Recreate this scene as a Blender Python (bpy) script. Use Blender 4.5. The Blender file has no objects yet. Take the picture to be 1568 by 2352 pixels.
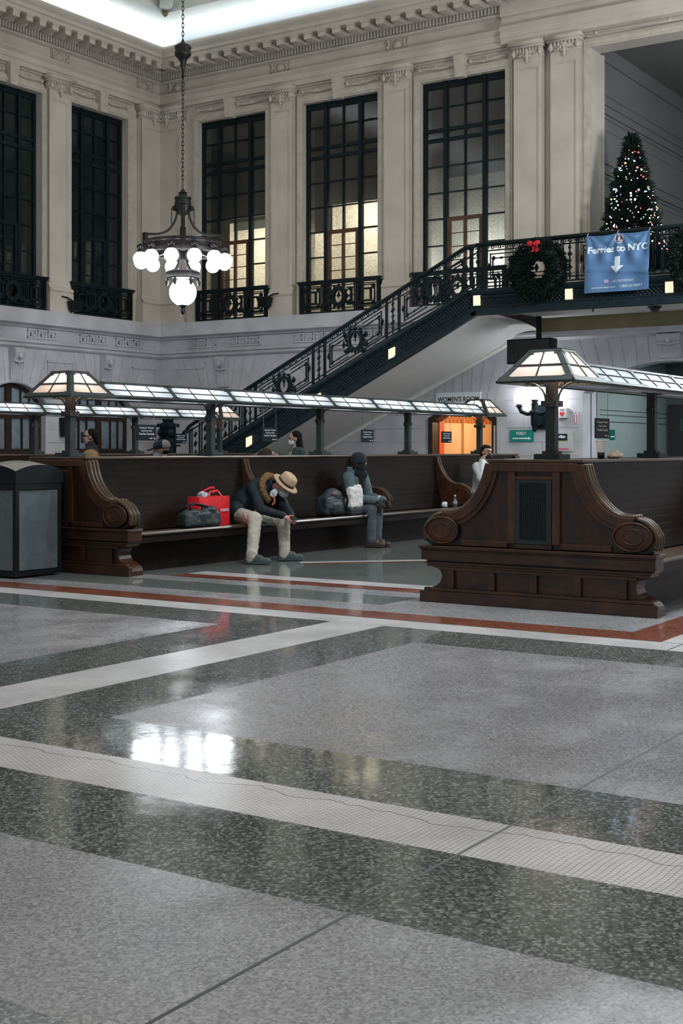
import bpy, math, random
from mathutils import Vector, Matrix
R = random.Random(7)
SC = bpy.context.scene
COL = SC.collection
PI = math.pi
sin, cos = math.sin, math.cos

# ---------------------------------------------------------------- materials
def lin(c):
    c = c/255.0
    return c/12.92 if c <= 0.04045 else ((c+0.055)/1.055)**2.4
def rgb(r, g, b): return (lin(r), lin(g), lin(b))
MATS = {}
def mat(name, col, rough=0.5, metal=0.0, var=0.12, scale=6.0, bump=0.0, bscale=40.0, spec=0.5, col2=None, stretch=(1, 1, 1), coat=0.0, emit=None, es=0.0):
    m = bpy.data.materials.new(name); m.use_nodes = True
    nt = m.node_tree; N = nt.nodes; L = nt.links
    b = N['Principled BSDF']
    b.inputs['Roughness'].default_value = rough; b.inputs['Metallic'].default_value = metal
    b.inputs['Specular IOR Level'].default_value = spec
    b.inputs['Coat Weight'].default_value = coat
    tc = N.new('ShaderNodeTexCoord'); mp = N.new('ShaderNodeMapping'); mp.inputs['Scale'].default_value = stretch
    L.new(tc.outputs['Object'], mp.inputs['Vector'])
    if var > 0 or col2:
        nz = N.new('ShaderNodeTexNoise'); nz.inputs['Scale'].default_value = scale; nz.inputs['Detail'].default_value = 5
        L.new(mp.outputs[0], nz.inputs['Vector'])
        rp = N.new('ShaderNodeValToRGB'); rp.color_ramp.elements[0].position = 0.3; rp.color_ramp.elements[1].position = 0.7
        c2 = col2 or tuple(min(1, c*(1+var)) for c in col)
        c1 = col if col2 else tuple(c*(1-var) for c in col)
        rp.color_ramp.elements[0].color = (*c1, 1); rp.color_ramp.elements[1].color = (*c2, 1)
        L.new(nz.outputs['Fac'], rp.inputs['Fac']); L.new(rp.outputs['Color'], b.inputs['Base Color'])
    else:
        b.inputs['Base Color'].default_value = (*col, 1)
    if bump > 0:
        n2 = N.new('ShaderNodeTexNoise'); n2.inputs['Scale'].default_value = bscale; n2.inputs['Detail'].default_value = 4
        L.new(mp.outputs[0], n2.inputs['Vector'])
        bp = N.new('ShaderNodeBump'); bp.inputs['Strength'].default_value = bump; bp.inputs['Distance'].default_value = 0.02
        L.new(n2.outputs['Fac'], bp.inputs['Height']); L.new(bp.outputs[0], b.inputs['Normal'])
    if emit:
        b.inputs['Emission Color'].default_value = (*emit, 1); b.inputs['Emission Strength'].default_value = es
    MATS[name] = m
    return m

def terrazzo(name, base, chips, dark, chip_scale=55, rough=0.16, spec=0.5):
    m = bpy.data.materials.new(name); m.use_nodes = True
    nt = m.node_tree; N = nt.nodes; L = nt.links; b = N['Principled BSDF']
    geo = N.new('ShaderNodeNewGeometry')
    v = N.new('ShaderNodeTexVoronoi'); v.inputs['Scale'].default_value = chip_scale; v.inputs['Randomness'].default_value = 1
    L.new(geo.outputs['Position'], v.inputs['Vector'])
    sep = N.new('ShaderNodeSeparateColor'); L.new(v.outputs['Color'], sep.inputs[0])
    rp = N.new('ShaderNodeValToRGB'); rp.color_ramp.interpolation = 'CONSTANT'
    e = rp.color_ramp.elements
    e[0].position = 0; e[0].color = (*dark, 1); e[1].position = 0.30; e[1].color = (*base, 1)
    k = e.new(0.72); k.color = (*[ (a+c)/2 for a, c in zip(base, chips)], 1)
    k = e.new(0.88); k.color = (*chips, 1)
    L.new(sep.outputs[0], rp.inputs['Fac'])
    nz = N.new('ShaderNodeTexNoise'); nz.inputs['Scale'].default_value = 1.1; nz.inputs['Detail'].default_value = 6
    L.new(geo.outputs['Position'], nz.inputs['Vector'])
    mr = N.new('ShaderNodeMapRange'); mr.inputs['From Min'].default_value = .3; mr.inputs['From Max'].default_value = .7
    mr.inputs['To Min'].default_value = 0.92; mr.inputs['To Max'].default_value = 1.08
    L.new(nz.outputs['Fac'], mr.inputs['Value'])
    mx = N.new('ShaderNodeMix'); mx.data_type = 'RGBA'; mx.blend_type = 'MULTIPLY'; mx.inputs['Factor'].default_value = 1
    L.new(rp.outputs['Color'], mx.inputs[6]); L.new(mr.outputs[0], mx.inputs[7]); L.new(mx.outputs[2], b.inputs['Base Color'])
    n3 = N.new('ShaderNodeTexNoise'); n3.inputs['Scale'].default_value = 2.3; n3.inputs['Detail'].default_value = 7
    L.new(geo.outputs['Position'], n3.inputs['Vector'])
    m3 = N.new('ShaderNodeMapRange'); m3.inputs['From Min'].default_value = .35; m3.inputs['From Max'].default_value = .65
    m3.inputs['To Min'].default_value = rough*.7; m3.inputs['To Max'].default_value = rough*1.5
    L.new(n3.outputs['Fac'], m3.inputs['Value']); L.new(m3.outputs[0], b.inputs['Roughness'])
    n4 = N.new('ShaderNodeTexNoise'); n4.inputs['Scale'].default_value = 9; n4.inputs['Detail'].default_value = 3
    L.new(geo.outputs['Position'], n4.inputs['Vector'])
    bp = N.new('ShaderNodeBump'); bp.inputs['Strength'].default_value = 0.05; bp.inputs['Distance'].default_value = 0.01
    L.new(n4.outputs['Fac'], bp.inputs['Height']); L.new(bp.outputs[0], b.inputs['Normal'])
    b.inputs['Specular IOR Level'].default_value = spec
    MATS[name] = m
    return m

def mosaic(name, col, grout, crack):
    m = bpy.data.materials.new(name); m.use_nodes = True
    nt = m.node_tree; N = nt.nodes; L = nt.links; b = N['Principled BSDF']
    geo = N.new('ShaderNodeNewGeometry')
    br = N.new('ShaderNodeTexBrick'); br.inputs['Scale'].default_value = 1; br.offset = 0.5
    br.inputs['Brick Width'].default_value = 0.022; br.inputs['Row Height'].default_value = 0.022
    br.inputs['Mortar Size'].default_value = 0.0016; br.inputs['Mortar Smooth'].default_value = 0.3
    nw = N.new('ShaderNodeTexNoise'); nw.inputs['Scale'].default_value = 2.2; nw.inputs['Detail'].default_value = 2
    L.new(geo.outputs['Position'], nw.inputs['Vector'])
    sc = N.new('ShaderNodeVectorMath'); sc.operation = 'SCALE'; sc.inputs['Scale'].default_value = 0.06
    L.new(nw.outputs['Color'], sc.inputs[0])
    ad = N.new('ShaderNodeVectorMath'); ad.operation = 'ADD'
    L.new(geo.outputs['Position'], ad.inputs[0]); L.new(sc.outputs[0], ad.inputs[1]); L.new(ad.outputs[0], br.inputs['Vector'])
    br.inputs['Color1'].default_value = (*col, 1); br.inputs['Color2'].default_value = (*[c*.9 for c in col], 1); br.inputs['Mortar'].default_value = (*grout, 1)
    # stain
    nz = N.new('ShaderNodeTexNoise'); nz.inputs['Scale'].default_value = 1.6; nz.inputs['Detail'].default_value = 6
    L.new(geo.outputs['Position'], nz.inputs['Vector'])
    mr = N.new('ShaderNodeMapRange'); mr.inputs['From Min'].default_value = .35; mr.inputs['From Max'].default_value = .65
    mr.inputs['To Min'].default_value = .8; mr.inputs['To Max'].default_value = 1.1
    L.new(nz.outputs['Fac'], mr.inputs['Value'])
    mx = N.new('ShaderNodeMix'); mx.data_type = 'RGBA'; mx.blend_type = 'MULTIPLY'; mx.inputs['Factor'].default_value = 1
    L.new(br.outputs['Color'], mx.inputs[6]); L.new(mr.outputs[0], mx.inputs[7])
    out = mx.outputs[2]
    if crack is not None:       # a meandering settlement crack along the band
        sx = N.new('ShaderNodeSeparateXYZ'); L.new(geo.outputs['Position'], sx.inputs[0])
        n1 = N.new('ShaderNodeTexNoise'); n1.noise_dimensions = '1D'; n1.inputs['Scale'].default_value = 2.4; n1.inputs['Detail'].default_value = 4
        L.new(sx.outputs['Y'], n1.inputs['W'])
        a1 = N.new('ShaderNodeMath'); a1.operation = 'MULTIPLY_ADD'; a1.inputs[1].default_value = 0.22; a1.inputs[2].default_value = crack - 0.11
        L.new(n1.outputs['Fac'], a1.inputs[0])
        d = N.new('ShaderNodeMath'); d.operation = 'SUBTRACT'; L.new(sx.outputs['X'], d.inputs[0]); L.new(a1.outputs[0], d.inputs[1])
        ab = N.new('ShaderNodeMath'); ab.operation = 'ABSOLUTE'; L.new(d.outputs[0], ab.inputs[0])
        lt = N.new('ShaderNodeMath'); lt.operation = 'LESS_THAN'; lt.inputs[1].default_value = 0.0028; L.new(ab.outputs[0], lt.inputs[0])
        m2 = N.new('ShaderNodeMix'); m2.data_type = 'RGBA'; L.new(lt.outputs[0], m2.inputs['Factor'])
        L.new(out, m2.inputs[6]); m2.inputs[7].default_value = (.10, .085, .07, 1); out = m2.outputs[2]
    L.new(out, b.inputs['Base Color'])
    b.inputs['Roughness'].default_value = 0.24; b.inputs['Specular IOR Level'].default_value = .35
    MATS[name] = m
    return m

def wood(name, c1, c2, axis='X', rough=0.33, spec=.35):
    m = bpy.data.materials.new(name); m.use_nodes = True
    nt = m.node_tree; N = nt.nodes; L = nt.links; b = N['Principled BSDF']
    tc = N.new('ShaderNodeTexCoord'); mp = N.new('ShaderNodeMapping')
    mp.inputs['Scale'].default_value = {'X': (1.2, 16, 16), 'Y': (16, 1.2, 16), 'Z': (16, 16, 1.2)}[axis]
    L.new(tc.outputs['Object'], mp.inputs['Vector'])
    nz = N.new('ShaderNodeTexNoise'); nz.inputs['Scale'].default_value = 2.2; nz.inputs['Detail'].default_value = 8; nz.inputs['Roughness'].default_value = .65
    L.new(mp.outputs[0], nz.inputs['Vector'])
    n2 = N.new('ShaderNodeTexNoise'); n2.inputs['Scale'].default_value = 5; n2.inputs['Detail'].default_value = 5
    L.new(tc.outputs['Object'], n2.inputs['Vector'])
    ma = N.new('ShaderNodeMath'); ma.operation = 'MULTIPLY_ADD'; ma.inputs[1].default_value = .55
    L.new(n2.outputs['Fac'], ma.inputs[0])
    mb_ = N.new('ShaderNodeMath'); mb_.operation = 'MULTIPLY'; mb_.inputs[1].default_value = .5; L.new(nz.outputs['Fac'], mb_.inputs[0]); L.new(mb_.outputs[0], ma.inputs[2])
    rp = N.new('ShaderNodeValToRGB'); rp.color_ramp.elements[0].position = .38; rp.color_ramp.elements[1].position = .72
    rp.color_ramp.elements[0].color = (*c1, 1); rp.color_ramp.elements[1].color = (*c2, 1)
    L.new(ma.outputs[0], rp.inputs['Fac']); L.new(rp.outputs['Color'], b.inputs['Base Color'])
    b.inputs['Roughness'].default_value = rough; b.inputs['Specular IOR Level'].default_value = spec
    bp = N.new('ShaderNodeBump'); bp.inputs['Strength'].default_value = .12; bp.inputs['Distance'].default_value = .01
    L.new(nz.outputs['Fac'], bp.inputs['Height']); L.new(bp.outputs[0], b.inputs['Normal'])
    MATS[name] = m
    return m

def glow(name, col, strength):
    m = bpy.data.materials.new(name); m.use_nodes = True
    nt = m.node_tree; N = nt.nodes; L = nt.links
    N.remove(N['Principled BSDF']); e = N.new('ShaderNodeEmission')
    e.inputs['Color'].default_value = (*col, 1); e.inputs['Strength'].default_value = strength
    L.new(e.outputs[0], N['Material Output'].inputs[0]); MATS[name] = m
    return m

def milk_glass(name, col, trans=0.75, rough=.35):
    """lamp-shade glass: light from the lamp inside shines through it"""
    m = bpy.data.materials.new(name); m.use_nodes = True
    nt = m.node_tree; N = nt.nodes; L = nt.links
    N.remove(N['Principled BSDF'])
    tc = N.new('ShaderNodeTexCoord'); nz = N.new('ShaderNodeTexNoise'); nz.inputs['Scale'].default_value = 9; nz.inputs['Detail'].default_value = 5
    L.new(tc.outputs['Object'], nz.inputs['Vector'])
    rp = N.new('ShaderNodeValToRGB'); rp.color_ramp.elements[0].color = (*[c*.85 for c in col], 1); rp.color_ramp.elements[1].color = (*col, 1)
    L.new(nz.outputs['Fac'], rp.inputs['Fac'])
    t = N.new('ShaderNodeBsdfTranslucent'); d = N.new('ShaderNodeBsdfDiffuse'); g = N.new('ShaderNodeBsdfGlossy'); g.inputs['Roughness'].default_value = rough
    L.new(rp.outputs[0], t.inputs['Color']); L.new(rp.outputs[0], d.inputs['Color'])
    m1 = N.new('ShaderNodeMixShader'); m1.inputs[0].default_value = trans; L.new(d.outputs[0], m1.inputs[1]); L.new(t.outputs[0], m1.inputs[2])
    m2 = N.new('ShaderNodeMixShader'); m2.inputs[0].default_value = .05; L.new(m1.outputs[0], m2.inputs[1]); L.new(g.outputs[0], m2.inputs[2])
    L.new(m2.outputs[0], N['Material Output'].inputs[0]); MATS[name] = m
    return m

def dirty_glass(name, tint, dirt, dfac, gloss=.08, scale=14, rough=.08, dirt_trans=.5):
    """old window glass: clear sheet with smeared dirt on it"""
    m = bpy.data.materials.new(name); m.use_nodes = True
    nt = m.node_tree; N = nt.nodes; L = nt.links
    N.remove(N['Principled BSDF'])
    tc = N.new('ShaderNodeTexCoord'); nz = N.new('ShaderNodeTexNoise'); nz.inputs['Scale'].default_value = scale; nz.inputs['Detail'].default_value = 8; nz.inputs['Roughness'].default_value = .75
    L.new(tc.outputs['Object'], nz.inputs['Vector'])
    mr = N.new('ShaderNodeMapRange'); mr.inputs['From Min'].default_value = .3; mr.inputs['From Max'].default_value = .72; mr.inputs['To Min'].default_value = dfac*.35; mr.inputs['To Max'].default_value = min(1, dfac*1.6)
    L.new(nz.outputs['Fac'], mr.inputs['Value'])
    tr = N.new('ShaderNodeBsdfTransparent'); tr.inputs['Color'].default_value = (*tint, 1)
    tl = N.new('ShaderNodeBsdfTranslucent'); tl.inputs['Color'].default_value = (*dirt, 1)
    df = N.new('ShaderNodeBsdfDiffuse'); df.inputs['Color'].default_value = (*dirt, 1)
    m0 = N.new('ShaderNodeMixShader'); m0.inputs[0].default_value = dirt_trans; L.new(df.outputs[0], m0.inputs[1]); L.new(tl.outputs[0], m0.inputs[2])
    m1 = N.new('ShaderNodeMixShader'); L.new(mr.outputs[0], m1.inputs[0]); L.new(tr.outputs[0], m1.inputs[1]); L.new(m0.outputs[0], m1.inputs[2])
    g = N.new('ShaderNodeBsdfGlossy'); g.inputs['Roughness'].default_value = rough
    m2 = N.new('ShaderNodeMixShader'); m2.inputs[0].default_value = gloss; L.new(m1.outputs[0], m2.inputs[1]); L.new(g.outputs[0], m2.inputs[2])
    L.new(m2.outputs[0], N['Material Output'].inputs[0]); MATS[name] = m
    return m

# ---------------------------------------------------------------- mesh builder
class MB:
    def __init__(s): s.v = []; s.f = []; s.m = []; s.k = 0
    def add(s, vs, fs):
        o = len(s.v); s.v += [tuple(p) for p in vs]
        for f in fs: s.f.append([i+o for i in f]); s.m.append(s.k)
        return s
    def box(s, x0, y0, z0, x1, y1, z1):
        x0, x1 = min(x0, x1), max(x0, x1); y0, y1 = min(y0, y1), max(y0, y1); z0, z1 = min(z0, z1), max(z0, z1)
        return s.add([(x0,y0,z0),(x1,y0,z0),(x1,y1,z0),(x0,y1,z0),(x0,y0,z1),(x1,y0,z1),(x1,y1,z1),(x0,y1,z1)],
                     [(3,2,1,0),(4,5,6,7),(0,1,5,4),(1,2,6,5),(2,3,7,6),(3,0,4,7)])
    def cbox(s, c, d): return s.box(c[0]-d[0]/2, c[1]-d[1]/2, c[2]-d[2]/2, c[0]+d[0]/2, c[1]+d[1]/2, c[2]+d[2]/2)
    def quad(s, a, b, c, d): return s.add([a, b, c, d], [(0, 1, 2, 3)])
    def hexa(s, b, t):  # 4 bottom, 4 top points (both counter-clockwise from above)
        return s.add(list(b)+list(t), [(3,2,1,0),(4,5,6,7),(0,1,5,4),(1,2,6,5),(2,3,7,6),(3,0,4,7)])
    def prism(s, poly, fn, a0, a1):
        """poly: list of 2D points; fn(u, v, a) -> 3D; extruded from a0 to a1"""
        n = len(poly)
        vs = [fn(u, v, a0) for u, v in poly]+[fn(u, v, a1) for u, v in poly]
        fs = [list(range(n))[::-1], list(range(n, 2*n))]+[(i, (i+1) % n, n+(i+1) % n, n+i) for i in range(n)]
        return s.add(vs, fs)
    def strip(s, prof, fn, a0, a1):
        """open profile extruded (a moulding); no caps"""
        n = len(prof)
        vs = [fn(u, v, a0) for u, v in prof]+[fn(u, v, a1) for u, v in prof]
        return s.add(vs, [(i, i+1, n+i+1, n+i) for i in range(n-1)])
    def tube(s, pts, r, n=8, cap=True):
        pts = [Vector(p) for p in pts]; rs = r if isinstance(r, (list, tuple)) else [r]*len(pts)
        o = len(s.v); up = None
        for i, p in enumerate(pts):
            t = (pts[min(i+1, len(pts)-1)]-pts[max(i-1, 0)])
            if t.length < 1e-9: t = Vector((0, 0, 1))
            t.normalize()
            if up is None:
                up = Vector((0, 0, 1)) if abs(t.z) < .9 else Vector((1, 0, 0))
            a = t.cross(up)
            if a.length < 1e-6: a = t.cross(Vector((1, 0.3, 0)))
            a.normalize(); b = a.cross(t).normalized(); up = b
            for k in range(n):
                an = 2*PI*k/n; s.v.append(tuple(p+a*(cos(an)*rs[i])+b*(sin(an)*rs[i])))
        for i in range(len(pts)-1):
            for k in range(n):
                s.f.append([o+i*n+k, o+i*n+(k+1) % n, o+(i+1)*n+(k+1) % n, o+(i+1)*n+k]); s.m.append(s.k)
        if cap:
            s.f.append([o+k for k in range(n)][::-1]); s.m.append(s.k)
            s.f.append([o+(len(pts)-1)*n+k for k in range(n)]); s.m.append(s.k)
        return s
    def lathe(s, prof, c=(0, 0, 0), n=24, M=None, arc=2*PI, cap=True):
        o = len(s.v)
        for r, z in prof:
            for k in range(n):
                a = arc*k/n; p = Vector((r*cos(a), r*sin(a), z))
                if M is not None: p = M @ p
                s.v.append((p[0]+c[0], p[1]+c[1], p[2]+c[2]))
        for i in range(len(prof)-1):
            for k in range(n):
                s.f.append([o+i*n+k, o+i*n+(k+1) % n, o+(i+1)*n+(k+1) % n, o+(i+1)*n+k]); s.m.append(s.k)
        for i, fl in ((0, True), (len(prof)-1, False)):
            if cap and prof[i][0] > 1e-4:
                f = [o+i*n+k for k in range(n)]; s.f.append(f[::-1] if fl else f); s.m.append(s.k)
        return s
    def sphere(s, c, r, n=16, M=None):
        rr = r if isinstance(r, (tuple, list)) else (r, r, r)
        h = n//2
        prof = [(max(sin(PI*i/h), 1e-5), -cos(PI*i/h)) for i in range(h+1)]
        Sc = Matrix.Diagonal((rr[0], rr[1], rr[2])); MM = (M @ Sc) if M is not None else Sc
        return s.lathe(prof, c, n, MM)
    def capsule(s, p0, r0, p1, r1, n=12):
        p0 = Vector(p0); p1 = Vector(p1); d = p1-p0; l = d.length
        if l < 1e-6: return s.sphere(p0, max(r0, r1), n)
        q = d.to_track_quat('Z', 'Y').to_matrix(); prof = []
        for i in range(6):
            a = PI/2*i/5; prof.append((max(r0*sin(a), 1e-5), -r0*cos(a)))
        for i in range(6):
            a = PI/2*i/5; prof.append((max(r1*cos(a), 1e-5), l+r1*sin(a)))
        return s.lathe(prof, p0, n, q)
    def torus(s, c, R_, r, n=24, k=8, M=None, sx=1.0):
        o = len(s.v); c = Vector(c)
        for i in range(n):
            a = 2*PI*i/n
            for j in range(k):
                b = 2*PI*j/k; p = Vector(((R_+r*cos(b))*cos(a)*sx, (R_+r*cos(b))*sin(a), r*sin(b)))
                if M is not None: p = M @ p
                s.v.append(tuple(p+c))
        for i in range(n):
            for j in range(k):
                s.f.append([o+i*k+j, o+((i+1) % n)*k+j, o+((i+1) % n)*k+(j+1) % k, o+i*k+(j+1) % k]); s.m.append(s.k)
        return s
    def xf(s, start, M):
        for i in range(start, len(s.v)): s.v[i] = tuple(M @ Vector(s.v[i]))
        return s
    def build(s, name, mats, parent=None, smooth=False, bevel=0.0, kind=None, label=None, sub=0, origin=None, autosm=None):
        me = bpy.data.meshes.new(name)
        off = Vector(origin) if origin is not None else Vector((0, 0, 0))
        if parent is not None: off = world_of(parent)
        me.from_pydata([tuple(Vector(p)-off) for p in s.v], [], s.f)
        if not isinstance(mats, (list, tuple)): mats = [mats]
        for m in mats: me.materials.append(m)
        for p, k in zip(me.polygons, s.m):
            p.material_index = min(k, len(mats)-1); p.use_smooth = smooth
        me.update()
        o = bpy.data.objects.new(name, me); COL.objects.link(o)
        if parent is not None: o.parent = parent
        else: o.location = off
        if bevel > 0:
            b = o.modifiers.new('bevel', 'BEVEL'); b.width = bevel; b.segments = 2; b.limit_method = 'ANGLE'; b.angle_limit = .6
        if sub:
            b = o.modifiers.new('sub', 'SUBSURF'); b.levels = sub; b.render_levels = sub
        if autosm is not None:
            try: me.shade_auto_smooth(angle=autosm)
            except Exception:
                me.set_sharp_from_angle(angle=autosm)
        if kind: o['kind'] = kind
        if label: o['label'] = label
        return o

def smooth_line(pts, n=4):
    """Catmull-Rom through 2D points"""
    out = []
    for i in range(len(pts)-1):
        p0 = pts[max(i-1, 0)]; p1 = pts[i]; p2 = pts[i+1]; p3 = pts[min(i+2, len(pts)-1)]
        for k in range(n):
            t = k/n
            out.append(tuple(.5*((2*p1[j])+(-p0[j]+p2[j])*t+(2*p0[j]-5*p1[j]+4*p2[j]-p3[j])*t*t+(-p0[j]+3*p1[j]-3*p2[j]+p3[j])*t**3) for j in range(2)))
    return out+[tuple(pts[-1])]
def fine(mb, edge):
    """cut the faces of a builder small enough to follow a wavy sheet"""
    import bmesh
    me = bpy.data.meshes.new('t'); me.from_pydata([tuple(v) for v in mb.v], [], mb.f); bm = bmesh.new(); bm.from_mesh(me)
    for _ in range(6):
        bmesh.ops.triangulate(bm, faces=bm.faces[:])
        es = [e for e in bm.edges if e.calc_length() > edge]
        if not es: break
        bmesh.ops.subdivide_edges(bm, edges=es, cuts=1)
    bmesh.ops.triangulate(bm, faces=bm.faces[:])
    bm.verts.index_update(); q = MB(); q.v = [tuple(v.co) for v in bm.verts]; q.f = [[v.index for v in f.verts] for f in bm.faces]; q.m = [0]*len(q.f)
    bm.free(); bpy.data.meshes.remove(me)
    return q
def world_of(o):
    p = Vector(o.location)
    while o.parent is not None: o = o.parent; p = p+Vector(o.location)
    return p

def thing(name, label, cat, loc=(0, 0, 0), group=None):
    o = bpy.data.objects.new(name, None); COL.objects.link(o); o.location = loc; o.empty_display_size = .1
    return tag(o, label, cat, group)
def tag(o, label, cat, group=None):
    o['label'] = label; o['category'] = cat
    if group: o['group'] = group
    return o
def dup(root, loc, label=None, group=None):
    r = root.copy(); COL.objects.link(r); r.location = loc
    if label: r['label'] = label
    if group: r['group'] = group
    for ch in list(root.children):
        c = ch.copy(); COL.objects.link(c); c.parent = r
        for g in list(ch.children):
            d = g.copy(); COL.objects.link(d); d.parent = c
    return r

_tx = {}
def text_geo(txt, bold=0.0):
    key = (txt, bold)
    if key in _tx: return _tx[key]
    cu = bpy.data.curves.new('t', 'FONT'); cu.body = txt; cu.size = 1; cu.align_x = 'CENTER'; cu.align_y = 'CENTER'; cu.offset = bold
    cu.resolution_u = 3
    o = bpy.data.objects.new('t', cu); COL.objects.link(o)
    dg = bpy.context.evaluated_depsgraph_get(); dg.update()
    me = bpy.data.meshes.new_from_object(o.evaluated_get(dg))
    vs = [tuple(v.co) for v in me.vertices]; fs = [tuple(p.vertices) for p in me.polygons]
    bpy.data.objects.remove(o); bpy.data.curves.remove(cu); bpy.data.meshes.remove(me)
    _tx[key] = (vs, fs)
    return vs, fs
def text(mb, txt, c, right, up, height, width=None, bold=0.0, lift=0.0):
    """flat lettering laid on a surface; height is the line's full height, width squeezes it to fit"""
    vs, fs = text_geo(txt, bold)
    if not vs: return
    c = Vector(c); right = Vector(right); up = Vector(up); nrm = right.cross(up)
    x0 = min(v[0] for v in vs); x1 = max(v[0] for v in vs); y0 = min(v[1] for v in vs); y1 = max(v[1] for v in vs)
    sy = height/(y1-y0); sx = (width/(x1-x0)) if width else sy
    mb.add([c+right*((v[0]-(x0+x1)/2)*sx)+up*((v[1]-(y0+y1)/2)*sy)+nrm*lift for v in vs], fs)

# material palette -----------------------------------------------------------
CREAM = mat('cream painted plaster', (.535, .475, .405), .65, var=.10, scale=1.3, bump=.06, bscale=30)
CREAM_D = mat('cream plaster in carved work', (.51, .455, .385), .7, var=.12, scale=5, bump=.5, bscale=30)
STONE = mat('pale grey limestone', (.50, .485, .515), .55, var=.14, scale=1.5, bump=.10, bscale=25)
STONE_D = mat('limestone joint', (.385, .375, .40), .7, var=.1)
WHITE_P = mat('white painted cove plaster', (.80, .83, .85), .6, var=.03, scale=1)
OCHRE = mat('ochre plaster band', (.34, .27, .16), .7, var=.12, scale=2)
GREYP = mat('warm grey soffit plaster', (.56, .535, .515), .7, var=.05, scale=1)
GREENW = mat('grey green painted panel wall', (.26, .31, .30), .6, var=.08, scale=1.2)
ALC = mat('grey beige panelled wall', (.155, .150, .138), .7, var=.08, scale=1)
IRON = mat('black green painted iron', (.0065, .0135, .0168), .48, spec=.16, var=.25, scale=8, bump=.1, bscale=60)
IRON_D = mat('dark teal iron plate', (.0088, .0195, .026), .48, spec=.18, var=.3, scale=8)
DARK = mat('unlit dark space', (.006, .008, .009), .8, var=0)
BRONZE = mat('dark brown bronze', (.014, .011, .011), .40, metal=.2, var=.3, scale=7, bump=.08, bscale=40)
LAMPM = mat('grey green painted lamp metal', (.034, .043, .042), .5, spec=.2, metal=.0, var=.2, scale=8, bump=.05)
LAMPW = mat('brown stained lamp post', (.038, .028, .022), .45, var=.3, scale=7, stretch=(3, 3, .6))
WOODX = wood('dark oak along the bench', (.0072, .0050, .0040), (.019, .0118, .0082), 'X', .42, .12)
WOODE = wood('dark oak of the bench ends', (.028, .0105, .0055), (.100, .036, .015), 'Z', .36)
WOODH = wood('dark oak rails', (.022, .0085, .005), (.080, .030, .014), 'Y', .36)
WOODT = wood('worn oak seat', (.036, .022, .013), (.092, .055, .033), 'X', .28)
WOODP = wood('oak panel', (.017, .0072, .0044), (.060, .023, .011), 'Z', .40)
CASE = wood('brown window casement wood', (.06, .028, .014), (.12, .055, .028), 'Z', .5)
DOORW = wood('dark red brown door wood', (.018, .010, .008), (.045, .022, .015), 'Z', .45)
GRILLE = mat('dark blue black mesh', (.008, .014, .019), .5, var=.2)
TER_L = terrazzo('light grey terrazzo', (.245, .24, .254), (.345, .338, .352), (.16, .156, .165), 120, .21, .75)
TER_D = terrazzo('dark green grey terrazzo', (.105, .113, .106), (.26, .27, .265), (.058, .066, .062), 95, .085)
TER_G = terrazzo('mid grey green terrazzo', (.15, .17, .16), (.25, .27, .26), (.10, .12, .11), 120, .075)
TER_R = terrazzo('brick red terrazzo', (.17, .050, .028), (.30, .13, .09), (.12, .033, .02), 120, .16)
TER_W = terrazzo('pale grey terrazzo by the bench', (.30, .30, .32), (.40, .40, .42), (.21, .21, .22), 120, .16)
MOS = mosaic('white mosaic band', (.60, .59, .60), (.26, .245, .24), None)
MOSC = mosaic('white mosaic band with crack', (.61, .585, .59), (.24, .22, .21), 4.22)
JOINT = mat('dark floor joint', (.03, .03, .03), .6, var=0)
DIFFUSER = milk_glass('ribbed diffuser plastic', (.50, .52, .54), .3)
GLOBE = glow('lit white globe', (.90, .95, 1.0), 12.0)
SHADE = milk_glass('warm milk glass', (.74, .67, .62), .54)
SHADE_C = milk_glass('cool milk glass', (.84, .88, .92), .62)
TEALGL = dirty_glass('dark green glass', (.30, .36, .35), (.10, .14, .14), .25, .05, 3)
WGLASS = dirty_glass('warm dirty window glass', (.80, .79, .74), (.14, .14, .12), .28, .05, 12, .12, .4)
FGLASS = dirty_glass('frosty rain-streaked window glass', (.80, .80, .76), (.15, .15, .145), .32, .05, 18, .12, .5)
DGLASS = dirty_glass('grey blue door glass', (.35, .40, .43), (.30, .34, .37), .75, .08, 3, .1, .2)
BINGL = dirty_glass('smoky clear plastic', (.62, .68, .71), (.30, .34, .36), .40, .08, 2.5, .15, .35)
BLACK = mat('black plastic', (.006, .009, .011), .42, var=.1, spec=.2)
SKIN = mat('light skin', (.46, .26, .19), .5, var=.08, scale=20)
SKIN_R = mat('ruddy skin', (.44, .20, .15), .5, var=.10, scale=25)
WHITE = mat('white paper', (.72, .74, .76), .6, var=.04)
LETTER = mat('white lettering', (.82, .84, .85), .6, var=0)
BLKTX = mat('black lettering', (.012, .012, .014), .5, var=0)
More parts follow.
